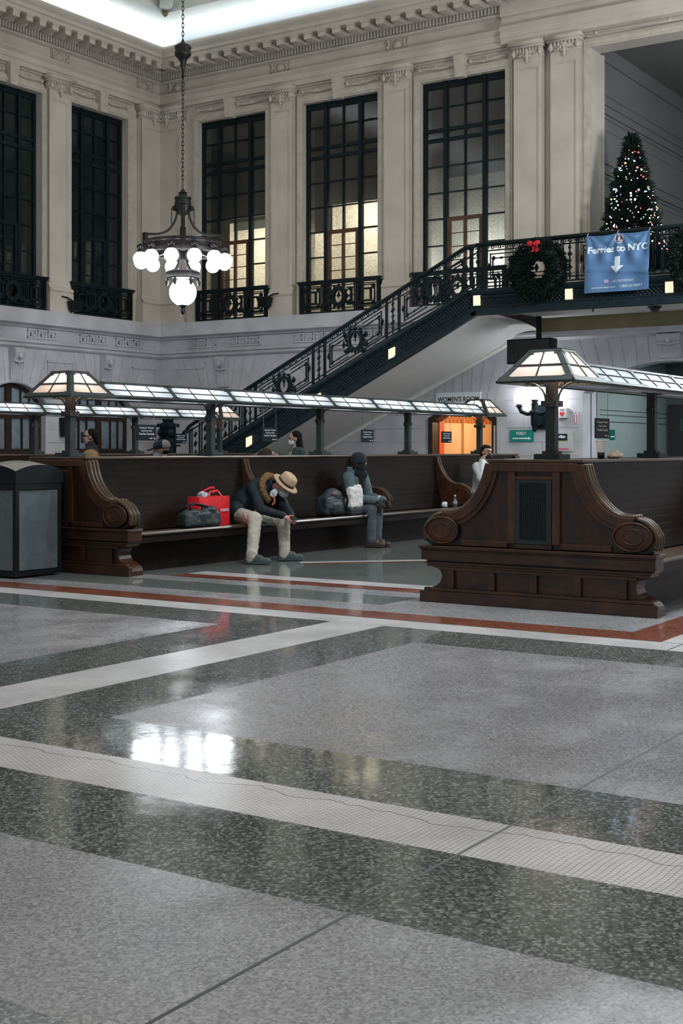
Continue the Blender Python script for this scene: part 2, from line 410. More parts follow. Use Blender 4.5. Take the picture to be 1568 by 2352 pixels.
# ================================================================ THE SETTING
XW, YW = 30.0, 26.25
def WR(u, z, p): return (XW-p, u, z)
def WL(u, z, p): return (u, YW-p, z)
def wbox(mb, W, u0, u1, z0, z1, p0, p1):
    j = R.uniform(0, .0016)
    if p0 > p1: p0 += j
    else: p1 += j
    a = W(u0, z0, p0); b = W(u1, z1, p1)
    return mb.box(*a, *b)
def arc_pts(uc, half, zs, rise, n=14):
    Rr = (half*half+rise*rise)/(2*rise); out = []
    a0 = math.asin(half/Rr)
    for i in range(n+1):
        a = -a0+2*a0*i/n
        out.append((uc+Rr*sin(a), zs+rise-Rr+Rr*cos(a)))
    return out
def arch_fill(mb, W, uc, half, zs, rise, ztop, p0, p1):
    pts = arc_pts(uc, half, zs, rise)
    for (u0, z0), (u1, z1) in zip(pts, pts[1:]):
        mb.hexa([W(u0, z0, p0), W(u1, z1, p0), W(u1, z1, p1), W(u0, z0, p1)], [W(u0, ztop, p0), W(u1, ztop, p0), W(u1, ztop, p1), W(u0, ztop, p1)])

# ---- floor: one slab, its inlaid bands as cells of different stone
def floor_mat(x, y):
    # 0 light 1 dark 2 white mosaic 3 white mosaic cracked 4 red 5 pale 6 greygreen
    def island(x, y, y0, y1):      # a bench island: red border, pale stone, green field
        return None
    if x < 9.0:
        if 8.64 <= x < 8.98: return 2
        if 8.98 <= x < 9.0: return 7
        if 3.91 <= x < 4.32: return 3
        if 4.32 <= x < 8.64:
            yy = (y-5.28) % 8.2
            if yy < 0.49: return 2
            if x < 4.93 or x > 8.02 or yy < 1.13 or yy > 8.2-.63: return 1
            return 0
        if 3.24 <= x < 3.91: return 1
        if 2.26 <= x < 3.24: return 0
        return 1 if x > 1.0 else 0
    # the bench islands
    if y < 3.2:
        if y > 2.9: return 2
        if y > 2.25: return 1
        return 0
    if x < 9.37 or y < 3.55: return 4
    if x < 9.78 or y < 3.85: return 5
    if x < 10.42: return 6 if not (3.6 < y < 6.0) else 5
    if x < 10.77: return 5
    if 6.0 < y < 9.3:
        if x < 11.08: return 4
        if x < 11.40: return 2
    return 6
xs = [-20, -6, -3, 0, 1.0, 2.26, 3.24, 3.91, 4.32, 4.93, 8.02, 8.64, 8.98, 9.0, 9.37, 9.78, 10.42, 10.77, 11.08, 11.40, 16, 23, 30.6, 41]
ys = [-24, -14, -6]
for k in range(-2, 5):
    b = 5.28+8.2*k; ys += [b-.63, b, b+.49, b+1.13]
ys += [2.25, 2.9, 3.2, 3.55, 3.6, 3.85, 6.0, 9.3, 12.65, 26.8, 30]
ys = sorted(set(round(y, 4) for y in ys if -24 <= y <= 30))
F_ = MB()
for a, b in zip(xs, xs[1:]):
    for c, d in zip(ys, ys[1:]):
        F_.k = floor_mat((a+b)/2, (c+d)/2)
        F_.quad((a, c, 0), (b, c, 0), (b, d, 0), (a, d, 0))
floor = F_.build('floor', [TER_L, TER_D, MOS, MOSC, TER_R, TER_W, TER_G, JOINT], kind='structure')
fj = MB()                                   # sawn expansion joints
fj.box(1.0, 2.092, -.01, 8.64, 2.104, .0008); fj.box(8.66, 3.03, -.01, 8.985, 3.042, .0012)
fj.build('expansion_joint', JOINT, floor)
fi = MB()                                   # the diagonal inlay in the aisle
def strip2(mb, a, b, w0, w1, z):
    a = Vector((*a, 0)); b = Vector((*b, 0)); t = (b-a).normalized(); n = Vector((t.y, -t.x, 0))
    mb.hexa([a+n*w0, b+n*w0, b+n*w1, a+n*w1], [a+n*w0+Vector((0, 0, z)), b+n*w0+Vector((0, 0, z)), b+n*w1+Vector((0, 0, z)), a+n*w1+Vector((0, 0, z))])
fi.k = 0; strip2(fi, (12.88, 9.05), (14.9, 7.04), -.10, .10, .0015)
fi.k = 1; strip2(fi, (12.88, 9.05), (14.9, 7.04), .10, .22, .0015)
fi.build('inlay_strip', [MOS, TER_R], floor)

# ---- back wall (X = 30)
WIN_R = [(22.24, 24.70), (18.49, 20.95), (14.71, 17.19)]
wb = MB(); T0 = -.55
wb.k = 0                                     # limestone ground storey
for u0, u1, z0, z1 in [(16.95, YW, 0, 4.67), (12.65, 14.98, 0, 4.67), (-24, 8.35, 0, 4.67), (14.98, 16.95, 2.33, 4.67), (8.35, 12.65, 3.5, 4.67)]:
    wbox(wb, WR, u0, u1, z0, z1, 0, T0)
arch_fill(wb, WR, 10.5, 2.15, 2.72, .72, 3.5, 0, T0)
wb.k = 2                                     # joints of the stonework
def joints(mb, W, spans, zs):
    for z in zs:
        for u0, u1 in spans: wbox(mb, W, u0, u1, z, z+.022, 0, .004)
joints(wb, WR, [(17.2, YW), (12.75, 14.75), (4, 8.2)], [.5, .84, 1.18, 1.52, 1.88, 2.245, 2.575, 2.9])
for i, (u, z) in enumerate([(13.7, 1.2), (14.2, 1.9), (13.3, 2.25), (18.6, 1.6), (20.4, 1.9), (19.3, 1.2), (22.0, 2.3)]):
    wbox(wb, WR, u, u+.02, z, z+.33, 0, .004)
def voussoirs(mb, W, uc, half, zs, rise, ztop, n, skip=()):
    Rr = (half*half+rise*rise)/(2*rise); a0 = math.asin(half/Rr)
    for i in range(n+1):
        if i in skip: continue
        a = -a0*.85+1.7*a0*i/n; u, z = uc+Rr*sin(a), zs+rise-Rr+Rr*cos(a)
        du = (ztop-z)*math.tan(a*.62)
        mb.hexa([W(u-.012, z, 0), W(u+.012, z, 0), W(u+.012, z, .005), W(u-.012, z, .005)], [W(u+du-.012, ztop, 0), W(u+du+.012, ztop, 0), W(u+du+.012, ztop, .005), W(u+du-.012, ztop, .005)])
voussoirs(wb, WR, 10.5, 2.15, 2.72, .72, 4.1, 13, (6, 7))
voussoirs(wb, WR, 15.96, 1.0, 2.3, .35, 3.6, 8)
voussoirs(wb, WR, 23.77, 1.1, 2.6, .5, 4.0, 8, (4,))
wb.k = 0
for uc in (19.2, 21.2, 25.1):                # sunk panels in the spandrels
    for u0, u1, z0, z1 in [(uc-.55, uc+.55, 3.72, 3.76), (uc-.55, uc-.51, 3.0, 3.76), (uc+.51, uc+.55, 3.0, 3.76)]:
        wbox(wb, WR, u0, u1, z0, z1, 0, .03)
wb.k = 1                                     # painted upper storey
edges = [(YW, 24.70), (22.24, 20.95), (18.49, 17.19), (14.71, 12.43), (4.0, -24)]
for u1, u0 in edges: wbox(wb, WR, u0, u1, 4.67, 15, 0, T0)
for u0, u1 in WIN_R: wbox(wb, WR, u0, u1, 10.97, 15, 0, T0); wbox(wb, WR, u0, u1, 4.67, 5.0, 0, T0)
wbox(wb, WR, 4.0, 12.43, 11.12, 15, 0, T0); wbox(wb, WR, 4.0, 12.43, 4.67, 5.0, 0, T0)
wall_back = wb.build('wall_back', [STONE, CREAM, STONE_D], kind='structure')

# ---- left wall (Y = 26.25)
WIN_L = [(22.92, 25.16), (26.26, 28.54)]
ARC_L = [24.2, 27.6]
wl = MB()
lo = [(30.55, 28.75), (26.45, 25.35), (23.05, -20)]
for u1, u0 in lo: wbox(wl, WL, u0, u1, 0, 4.67, 0, T0)
for uc in ARC_L: wbox(wl, WL, uc-1.15, uc+1.15, 3.3, 4.67, 0, T0); arch_fill(wl, WL, uc, 1.15, 2.55, .56, 3.3, 0, T0)
wl.k = 2
joints(wl, WL, [(28.9, 29.9), (25.4, 26.4), (14, 23.0)], [.5, .84, 1.18, 1.52, 1.88, 2.245, 2.575])
for uc in ARC_L: voussoirs(wl, WL, uc, 1.15, 2.55, .56, 4.0, 8, (4,))
wl.k = 0
for uc in (25.9, 29.3):
    for u0, u1, z0, z1 in [(uc-.5, uc+.5, 3.72, 3.76), (uc-.5, uc-.46, 2.9, 3.76), (uc+.46, uc+.5, 2.9, 3.76)]:
        wbox(wl, WL, u0, u1, z0, z1, 0, .03)
for uc in ARC_L:                              # raised arch moulding
    pts = arc_pts(uc, 1.22, 2.55, .6)
    wl.tube([WL(u, z, .02) for u, z in pts], .05, 6)
wl.k = 1
for u1, u0 in [(30.55, 28.54), (26.26, 25.16), (22.92, -20)]: wbox(wl, WL, u0, u1, 4.67, 15, 0, T0)
for u0, u1 in WIN_L: wbox(wl, WL, u0, u1, 10.97, 15, 0, T0); wbox(wl, WL, u0, u1, 4.67, 5.0, 0, T0)
wr_ = MB(); wr_.box(-20, -24.3, 0, XW, -24, 15); wr_.build('wall_right_unseen', CREAM, kind='structure')  # unseen wall, added to keep world light out on this side
wall_left = wl.build('wall_left', [STONE, CREAM, STONE_D], kind='structure')

# ---- sill course, meander frieze
n_trim = [0]
def trim_name(): n_trim[0] += 1; return 'trim_%d' % n_trim[0]
PROF_SILL = [(0, 5.07), (.34, 5.07), (.34, 4.69), (.30, 4.67), (.20, 4.64), (.16, 4.60), (.08, 4.585), (.08, 4.29), (.12, 4.28), (.16, 4.24), (.16, 4.20), (.10, 4.16), (.10, 4.10), (.05, 4.06), (0, 4.04)]
def meander(mb, W, u, z, w, h, p, sgn):
    b = .035
    def bar(a, c, d, e): wbox(mb, W, u+sgn*a, u+sgn*d, z+c, z+e, p-.01, p+.04+R.uniform(0, .004))
    bar(0, 0, b, h); bar(0, h-b, w*.82, h); bar(w*.82-b, h*.25, w*.82, h); bar(w*.3, h*.25, w*.82, h*.25+b); bar(w*.3, h*.25, w*.3+b, h*.62); bar(w*.3, h*.62-b, w*.58, h*.62)
    bar(0, 0, w, b)
for W, name, a0, a1, sgn, clus in [(WR, 'r', -4, YW, -1, [25.05, 23.5, 21.26, 19.3, 17.4]), (WL, 'l', 12, XW, 1, [22.6, 24.6, 26.55, 28.0, 20.5, 18.4])]:
    tm = MB(); tm.strip(PROF_SILL, lambda p, z, a, W=W: W(a, z, p), a0, a1)
    for c in clus:
        for k in range(3): meander(tm, W, c+sgn*k*.37, 4.32, .37, .235, .08, sgn)
    tm.build(trim_name(), STONE, kind='structure')

# ---- entablature
PROF_ENT = [(.30, 13.05), (.97, 13.05), (.97, 12.99), (.93, 12.93), (.87, 12.87), (.86, 12.82), (.86, 12.78), (.81, 12.76), (.80, 12.68), (.78, 12.66),
            (.34, 12.66), (.33, 12.58), (.29, 12.54), (.24, 12.52), (.18, 12.51), (.18, 12.32), (.24, 12.31), (.21, 12.27), (.15, 12.25), (.10, 12.24),
            (.10, 11.93), (.24, 11.915), (.25, 11.87), (.20, 11.82), (.17, 11.79), (.17, 11.65), (.14, 11.63), (.14, 11.50), (0, 11.48)]
for W, a0, a1, rnd in [(WR, -4, YW, [25.48, 21.7, 17.87]), (WL, 12, XW, [22.3, 25.77, 29.22])]:
    tm = MB(); tm.strip(PROF_ENT, lambda p, z, a, W=W: W(a, z, p), a0, a1)
    u = a1-1.0
    while u > a0:
        wbox(tm, W, u, u+.22, 12.49, 12.665, .30, .77); wbox(tm, W, u-.02, u+.24, 12.625, 12.665, .30, .79)
        u -= .46
    u = a1-.30
    while u > a0+6:
        wbox(tm, W, u, u+.056, 12.335, 12.505, .16, .25); u -= .1
    ent = tm.build(trim_name(), CREAM, kind='structure')
    for c in rnd:
        rm = MB()
        Q = Matrix(((0, 0, -1), (1, 0, 0), (0, 1, 0))) if W is WR else Matrix(((1, 0, 0), (0, 0, -1), (0, 1, 0)))
        cc = Vector(W(c, 12.085, .10))
        rm.torus(cc, .165, .028, 24, 8, Q); rm.lathe([(1e-4, .03), (.14, .03), (.14, 0)], cc, 24, Q)
        for s in (-1, 1):
            wbox(rm, W, c+s*.33-.012, c+s*.33+.012, 11.94, 12.23, .09, .13)
            for t in range(4): rm.sphere(W(c+s*(.235+.03*(t % 2)), 11.965+t*.08, .115), (.045, .045, .05), 8)
        rm.build('frieze_roundel', CREAM_D, ent, smooth=True)
rs = MB()                                     # the entablature steps forward over the paired pilasters
rs.strip([(p+.16, z) for p, z in PROF_ENT[19:]], lambda p, z, a: WR(a, z, p), -4, 14.72)
rs.add([WR(14.72, z, p+.16) for p, z in PROF_ENT[19:]]+[WR(14.72, 11.48, 0), WR(14.72, 12.24, 0)], [list(range(len(PROF_ENT[19:])+2))])
wbox(rs, WR, -4, 14.72, 12.18, 12.66, .1, .34)
rs.build(trim_name(), CREAM, kind='structure')

# ---- pilasters
def pilaster(W, u0, u1, p=.22, corner=False):
    m = MB(); b = .10
    wbox(m, W, u0, u1, 5.07, 11.48, 0, p-.03)
    for a, c, z0, z1 in [(u0, u0+b, 5.07, 11.2), (u1-b, u1, 5.07, 11.2), (u0+b, u1-b, 10.85, 11.2), (u0+b, u1-b, 5.63, 6.02)]:
        wbox(m, W, a, c, z0, z1, p-.04, p)
    i = .03
    for a, c, z0, z1 in [(u0+b, u0+b+i, 6.02, 10.85), (u1-b-i, u1-b, 6.02, 10.85), (u0+b+i, u1-b-i, 10.82, 10.85), (u0+b+i, u1-b-i, 6.02, 6.05)]:
        wbox(m, W, a, c, z0, z1, p-.04, p-.012)
    wbox(m, W, u0-.05, u1+.05, 5.07, 5.62, 0, p+.07)
    m.strip([(p, 5.86), (p+.02, 5.82), (p+.03, 5.76), (p+.06, 5.74), (p+.08, 5.70), (p+.08, 5.66), (p+.05, 5.62)], lambda q, z, a: W(a, z, q), u0-.05, u1+.05)
    wbox(m, W, u0-.03, u1+.03, 5.62, 5.80, 0, p+.03)
    sh = m.build(trim_name(), CREAM, kind='structure')
    c = MB()                                   # capital
    wbox(c, W, u0-.09, u1+.09, 11.38, 11.485, 0, p+.16); wbox(c, W, u0-.06, u1+.06, 11.32, 11.38, 0, p+.12)
    wbox(c, W, u0-.02, u1+.02, 11.16, 11.32, 0, p+.05); wbox(c, W, u0-.03, u1+.03, 11.10, 11.14, 0, p+.04)
    n = max(4, int((u1-u0)/.085))
    for k in range(n):
        u = u0+(u1-u0)*(k+.5)/n; c.sphere(W(u, 11.27, p+.07), (.034, .034, .06), 8)
    um = (u0+u1)/2
    for z, r, du in [(11.22, .085, 0), (11.12, .07, 0), (11.03, .055, 0), (10.96, .035, 0), (11.2, .055, .09), (11.2, .055, -.09), (11.12, .04, .07), (11.12, .04, -.07)]:
        c.sphere(W(um+du, z, p+.05), (r*.8, r*.8, r), 10)
    for s in (-1, 1):
        c.sphere(W(um+s*(u1-u0)*.46, 11.2, p+.06), (.06, .06, .09), 10)
        c.tube([W(um+s*.1, 11.16, p+.05), W(um+s*(u1-u0)*.28, 11.12, p+.06), W(um+s*(u1-u0)*.44, 11.17, p+.06)], .02, 6)
    c.build('capital', CREAM_D, sh, smooth=True)
    return sh
for u0, u1 in [(21.20, 21.93), (17.43, 18.20), (13.63, 14.40), (12.64, 13.40), (25.24, YW)]: pilaster(WR, u0, u1)
for u0, u1 in [(25.28, 26.06), (21.9, 22.7), (28.98, XW)]: pilaster(WL, u0, u1)

# ---- window surrounds with garland panel and keystone
def surround(W, u0, u1, zt=10.97):
    m = MB(); b = .20
    for a, c in ((u0-b, u0), (u1, u1+b)):
        wbox(m, W, a, c, 5.07, zt, 0, .07); wbox(m, W, a+.05, c-.05, 5.07, zt+.05, 0, .09)
    wbox(m, W, u0-b, u1+b, zt, zt+b, 0, .07); wbox(m, W, u0-b+.05, u1+b-.05, zt+.05, zt+b-.05, 0, .09)
    um = (u0+u1)/2
    m.hexa([W(um-.12, zt-.05, 0), W(um+.12, zt-.05, 0), W(um+.12, zt-.05, .2), W(um-.12, zt-.05, .2)], [W(um-.16, 11.48, 0), W(um+.16, 11.48, 0), W(um+.16, 11.48, .24), W(um-.16, 11.48, .24)])
    wbox(m, W, u0-b, u1+b, zt+b, zt+b+.03, 0, .05); wbox(m, W, u0-b, u1+b, 11.44, 11.48, 0, .08)
    for s in (-1, 1):
        pts = []
        for k in range(9):
            t = k/8; pts.append(W(um+s*(.2+t*((u1-u0)/2-.15)), zt+b+.14-.035*sin(PI*t)*2*(1-t), .05))
        m.tube(pts, [.02, .03, .035, .04, .045, .04, .035, .03, .02], 8)
        for t in (.05, .5, .95): m.sphere(W(um+s*(.2+t*((u1-u0)/2-.15)), zt+b+.13, .06), .055, 8)
    m.build(trim_name(), CREAM_D, kind='structure')
for u0, u1 in WIN_R: surround(WR, u0, u1)
for u0, u1 in WIN_L: surround(WL, u0, u1)
surround(WR, 4.0, 12.43, 11.12)

# ---- carved brackets at the arch crowns
def bracket(W, uc, z0, z1, par, w=.17):
    m = MB(); h = z1-z0
    prof = [(0, z0), (.07, z0), (.09, z0+.08*h), (.10, z0+.3*h), (.14, z0+.5*h), (.2, z0+.62*h), (.26, z0+.74*h), (.30, z0+.84*h), (.30, z0+.93*h), (.25, z0+.985*h), (.18, z1), (0, z1)]
    m.prism(prof, lambda p, z, a: W(a, z, p), uc-w, uc+w)
    for s in (-1, 1):
        Q = Matrix(((0, 0, -1), (1, 0, 0), (0, 1, 0))) if W is WR else Matrix(((1, 0, 0), (0, 0, -1), (0, 1, 0)))
        A = Matrix.Rotation(PI/2, 3, 'X') if W is WR else Matrix.Rotation(PI/2, 3, 'Y')
        m.torus(W(uc+s*w, z0+.86*h, .19), .085, .022, 16, 6, A); m.torus(W(uc+s*w, z0+.86*h, .19), .03, .02, 12, 6, A)
    for k in range(4):
        u = uc-w+.05+k*(2*w-.1)/3; m.tube([W(u, z0+.03, .08), W(u, z0+.3*h, .11), W(u, z0+.52*h, .155)], .022, 6)
    m.tube([W(uc-w, z0+.6*h, .2), W(uc, z0+.55*h, .22), W(uc+w, z0+.6*h, .2)], .03, 6)
    m.sphere(W(uc, z0+.74*h, .28), (.07, .07, .09), 10)
    m.build('carved_bracket', STONE, par, smooth=False)
for uc in ARC_L: bracket(WL, uc, 3.15, 4.04, wall_left)
bracket(WR, 23.77, 3.15, 4.04, wall_back); bracket(WR, 10.42, 3.5, 4.08, wall_back, .26)

# ---- tall windows
def tall_window(k, W, u0, u1, glass, dep=-.16, cm=None, casement=True):
    """frame, panes as one sheet per pane group, brown casement with its own bars"""
    f = MB(); z0, z1 = 5.0, 10.97
    bars_v = []; w = u1-u0
    def fb(a, c, b, d, p0=dep-.06, p1=dep+.05): wbox(f, W, a, c, b, d, p0, p1)
    fb(u0, u0+.10, z0, z1); fb(u1-.10, u1, z0, z1); fb(u0, u1, 10.80, z1)
    q = (w-.2)/4
    c1, c2, c3 = u0+.1+q, u0+.1+2*q, u0+.1+3*q
    for c in (c1, c3): fb(c-.05, c+.05, z0, z1, dep-.06, dep+.08)
    fb(c2-.018, c2+.018, 7.38, z1)
    for z, h in [(10.30, .03), (9.71, .09), (9.45, .09), (8.75, .03), (8.06, .03), (7.38, .035), (6.68, .03), (5.98, .03), (5.32, .03)]:
        if z > 7.3: fb(u0, u1, z-h/2, z+h/2)
        else: fb(u0, c1, z-h/2, z+h/2); fb(c3, u1, z-h/2, z+h/2)
    win = f.build('window_%d' % k, IRON, kind='structure')
    g = MB()
    for a, c in ((u0+.1, c1), (c1, c2), (c2, c3), (c3, u1-.1)):
        wbox(g, W, a, c, z0, 10.8, dep-.01, dep-.002)
    g.build('glass_panes', glass, win)
    if casement:
        cs = MB()
        def cb(a, c, b, d, p0=dep-.02, p1=dep+.06): wbox(cs, W, a, c, b, d, p0, p1)
        cb(c1+.05, c1+.15, z0, 7.40); cb(c3-.15, c3-.05, z0, 7.40); cb(c1+.05, c3-.05, 7.30, 7.40); cb(c2-.035, c2+.035, z0, 7.35)
        for z in (6.98, 6.63, 6.28, 5.93, 5.58): cb(c1+.1, c3-.1, z-.011, z+.011, dep, dep+.03)
        cs.build('casement_frame', cm or CASE, win)
    return win
tall_window(1, WL, WIN_L[0][0], WIN_L[0][1], TEALGL, -.22, cm=IRON)
tall_window(2, WL, WIN_L[1][0], WIN_L[1][1], TEALGL, -.22, cm=IRON)
tall_window(3, WR, *WIN_R[0], WGLASS)
tall_window(4, WR, *WIN_R[1], WGLASS)
tall_window(5, WR, *WIN_R[2], FGLASS)

# rooms behind the windows
LITWALL = mat('cream office wall', (.60, .575, .51), .7, var=.15, scale=.8)
DARKWALL = mat('dark blind and unlit wall', (.03, .04, .04), .8, var=.3, scale=1.5)  # blinds, and the dark tone painted on unlit room walls
BRICKY = mat('red brown soot-streaked wall', (.12, .055, .035), .8, var=.3, scale=1.6, col2=(.05, .04, .035), stretch=(1, .3, 3))
def back_room(u0, u1, split, lit, dark, depth=1.6, kinds=()):
    m = MB(); m.k = 0
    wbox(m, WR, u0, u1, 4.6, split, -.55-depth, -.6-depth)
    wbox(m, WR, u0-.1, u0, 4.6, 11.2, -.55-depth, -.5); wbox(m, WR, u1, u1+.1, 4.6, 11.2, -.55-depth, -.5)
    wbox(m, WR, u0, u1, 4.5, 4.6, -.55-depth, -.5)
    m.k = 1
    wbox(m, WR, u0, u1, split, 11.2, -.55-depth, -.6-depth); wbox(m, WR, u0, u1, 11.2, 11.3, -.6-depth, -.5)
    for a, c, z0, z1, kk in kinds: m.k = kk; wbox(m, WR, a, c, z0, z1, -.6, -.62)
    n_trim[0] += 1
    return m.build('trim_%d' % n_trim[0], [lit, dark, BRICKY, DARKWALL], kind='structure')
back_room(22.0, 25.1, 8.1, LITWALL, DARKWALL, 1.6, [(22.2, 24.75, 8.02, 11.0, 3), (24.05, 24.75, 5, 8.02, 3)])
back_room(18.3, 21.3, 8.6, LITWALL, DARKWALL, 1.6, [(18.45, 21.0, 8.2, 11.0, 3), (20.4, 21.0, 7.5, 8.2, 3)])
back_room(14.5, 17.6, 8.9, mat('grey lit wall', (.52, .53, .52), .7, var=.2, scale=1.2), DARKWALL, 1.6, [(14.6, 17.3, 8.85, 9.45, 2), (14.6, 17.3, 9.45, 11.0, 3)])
bl = MB()
wbox(bl, WL, 12, 30.5, 4.6, 11.3, -2.2, -2.3); wbox(bl, WL, 12, 30.5, 4.5, 4.6, -2.3, -.5); wbox(bl, WL, 12, 30.5, 11.2, 11.3, -2.3, -.5)  # rooms behind the left windows, darkness put into their colour
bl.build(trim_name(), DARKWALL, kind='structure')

# ---- doors of the left wall (arched, half glazed)
def arched_door(k, uc):
    f = MB(); half = 1.15; d0, d1 = -.30, -.18
    def fb(a, c, b, d, p0=d0, p1=d1): wbox(f, WL, a, c, b, d, p0, p1)
    fb(uc-half, uc-half+.10, 0, 2.7); fb(uc+half-.10, uc+half, 0, 2.7)
    fb(uc-.10, uc+.10, 0, 3.1); fb(uc-half, uc+half, 2.17, 2.30)
    fb(uc-half, uc+half, 0, .35); fb(uc-half, uc+half, 1.2, 1.36)
    pts = arc_pts(uc, half, 2.55, .56)
    for (u0, z0), (u1, z1) in zip(pts, pts[1:]):
        f.hexa([WL(u0, z0-.1, d0), WL(u1, z1-.1, d0), WL(u1, z1-.1, d1), WL(u0, z0-.1, d1)], [WL(u0, z0+.05, d0), WL(u1, z1+.05, d0), WL(u1, z1+.05, d1), WL(u0, z0+.05, d1)])
    for s in (-1, 1):
        for t in (.40, .73): fb(uc+s*(.1+t*.95)-.015, uc+s*(.1+t*.95)+.015, .3, 2.2)
        for t in (.35, .68): fb(uc+s*(.1+t*.95)-.008, uc+s*(.1+t*.95)+.008, 2.3, 3.02)
    dr = f.build('door_%d' % k, DOORW, kind='structure')
    g = MB()
    wbox(g, WL, uc-1.05, uc+1.05, .35, 2.17, -.25, -.24)
    pp = arc_pts(uc, half-.03, 2.5, .56)
    for (u0, z0), (u1, z1) in zip(pp, pp[1:]): g.hexa([WL(u0, 2.3, -.25), WL(u1, 2.3, -.25), WL(u1, 2.3, -.24), WL(u0, 2.3, -.24)], [WL(u0, z0, -.25), WL(u1, z1, -.25), WL(u1, z1, -.24), WL(u0, z0, -.24)])
    g.build('door_glass', DGLASS, dr)
    h = MB(); h.tube([WL(uc+.06, .95, -.14), WL(uc+.06, 1.15, -.14)], .014, 8); h.build('door_handle', BRONZE, dr)
for k, uc in ((2, ARC_L[0]), (3, ARC_L[1])): arched_door(k, uc)
bw = MB(); wbox(bw, WL, 22, 30, 0, 4, -1.6, -1.7); bw.build(trim_name(), mat('blue grey vestibule wall', (.20, .24, .27), .7, var=.15, scale=.8), kind='structure')

# ---- women's room doorway (dark wood frame, lit tiled lobby behind)
TAN = mat('tan lobby wall', (.62, .42, .25), .6, var=.06, scale=1)
ORANGE = mat('orange tile', (.72, .10, .02), .4, var=.1)
GRTILE = mat('olive tile', (.10, .12, .05), .4, var=.1)
lb = MB(); lb.k = 0
lb.box(30.55, 16.93, 0, 33.6, 17.05, 2.9); lb.box(33.4, 13.8, 0, 33.55, 17.0, 2.9); lb.box(30.55, 13.75, 0, 33.6, 13.85, 2.9); lb.box(30.5, 13.75, 2.75, 33.6, 17.05, 2.9)
lb.box(31.75, 16.84, 0, 33.4, 16.94, 2.75)
lb.k = 1; lb.box(30.3, 16.80, 0, 30.56, 16.95, 2.4)
for i in range(26):
    for j in range(2):
        lb.k = 1 if (i+j) % 2 else 2
        lb.box(30.56+i*.11, 16.91 if i < 11 else 16.82, 2.06+j*.11, 30.56+(i+1)*.11, 16.94 if i < 11 else 16.85, 2.17+j*.11)
lb.build(trim_name(), [TAN, ORANGE, GRTILE], kind='structure')
df = MB()
for a, c in ((16.82, 16.95), (14.98, 15.10)): wbox(df, WR, a, c, 0, 2.05, -.4, .05)
wbox(df, WR, 15.3, 16.6, 2.22, 2.36, -.4, .05)
for s, ue in ((1, 16.95), (-1, 14.98)):
    um = ue-s*.38
    df.hexa([WR(ue, 1.98, -.4), WR(ue, 1.98, .05), WR(um, 2.22, .05), WR(um, 2.22, -.4)], [WR(ue, 2.16, -.4), WR(ue, 2.16, .05), WR(um, 2.36, .05), WR(um, 2.36, -.4)])
d1 = df.build('door_1', DOORW, kind='structure')
wl_ = MB(); wbox(wl_, WR, 14.995, 15.03, .2, 1.95, .05, .07); wl_.build('door_edge', mat('pale door edge', (.55, .46, .36), .5, var=.05), d1)
cr = MB()                                     # wall above the chamfered door corners
for s, ue in ((1, 16.95), (-1, 14.98)):
    cr.prism([(ue, 2.1), (ue-s*.42, 2.36), (ue, 2.36)], lambda u, z, a: WR(u, z, a), 0, -.3)
cr.build(trim_name(), STONE, kind='structure')

# ---- passage under the balcony
pg = MB(); pg.k = 0
pg.box(30.9, 12.65, 0, 36.2, 12.8, 3.9)
pg.k = 1; pg.box(30.5, 12.65, 0, 30.92, 12.8, 3.9)
pg.k = 0; pg.box(30.5, 3, 3.75, 41, 12.8, 3.9)
pg.k = 2
for z in (2.05, 2.22, 2.34): pg.box(31.1, 12.63, z, 36.1, 12.655, z+.012)
pg.box(36.0, 3, 0, 36.3, 12.8, 3.9)
pg.build(trim_name(), [GREENW, STONE, mat('passage shadow gap', (.12, .14, .135), .7, var=0)], kind='structure')
sf = MB(); sf.box(35.85, 10.6, 0, 36.0, 12.55, 2.6); sf.k = 1; sf.box(35.82, 10.7, 1.85, 35.86, 12.2, 2.2); sf.k = 2; sf.box(35.82, 11.0, 2.3, 35.86, 12.1, 2.5)
sf.build('door_4', [mat('dark brown shopfront', (.022, .018, .017), .5, var=.2), mat('dark teal fascia', (.02, .05, .06), .5, var=.1), mat('pale blue sign panel', (.25, .32, .38), .5, var=.05)], kind='structure')

# ---- recess above the balcony
al = MB()
wbox(al, WR, 12.431, 12.55, 5.0, 11.12, -.551, -.75)
wbox(al, WR, 12.38, 12.43, 5.06, 11.10, -.66, -.74)
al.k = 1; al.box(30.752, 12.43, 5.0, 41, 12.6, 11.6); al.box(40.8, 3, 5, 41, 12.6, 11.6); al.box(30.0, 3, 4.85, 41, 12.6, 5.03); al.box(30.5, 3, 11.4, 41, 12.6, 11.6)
for z, t, p in [(10.98, .05, .06), (10.16, .025, .03), (9.92, .03, .04), (9.69, .03, .05), (9.58, .03, .03), (9.29, .025, .02), (8.45, .03, .04), (8.20, .03, .05), (8.10, .02, .03), (7.96, .02, .02), (6.95, .03, .04), (6.75, .03, .05)]:
    al.box(30.75, 12.43-p, z, 40.8, 12.44, z+t)
for x in (33.75, 34.05, 36.4, 36.7):
    al.box(x, 12.41, 7.0, x+.05, 12.44, 8.1)
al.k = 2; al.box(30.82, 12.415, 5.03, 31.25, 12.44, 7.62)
al.build(trim_name(), [CREAM, ALC, DARK], kind='structure')

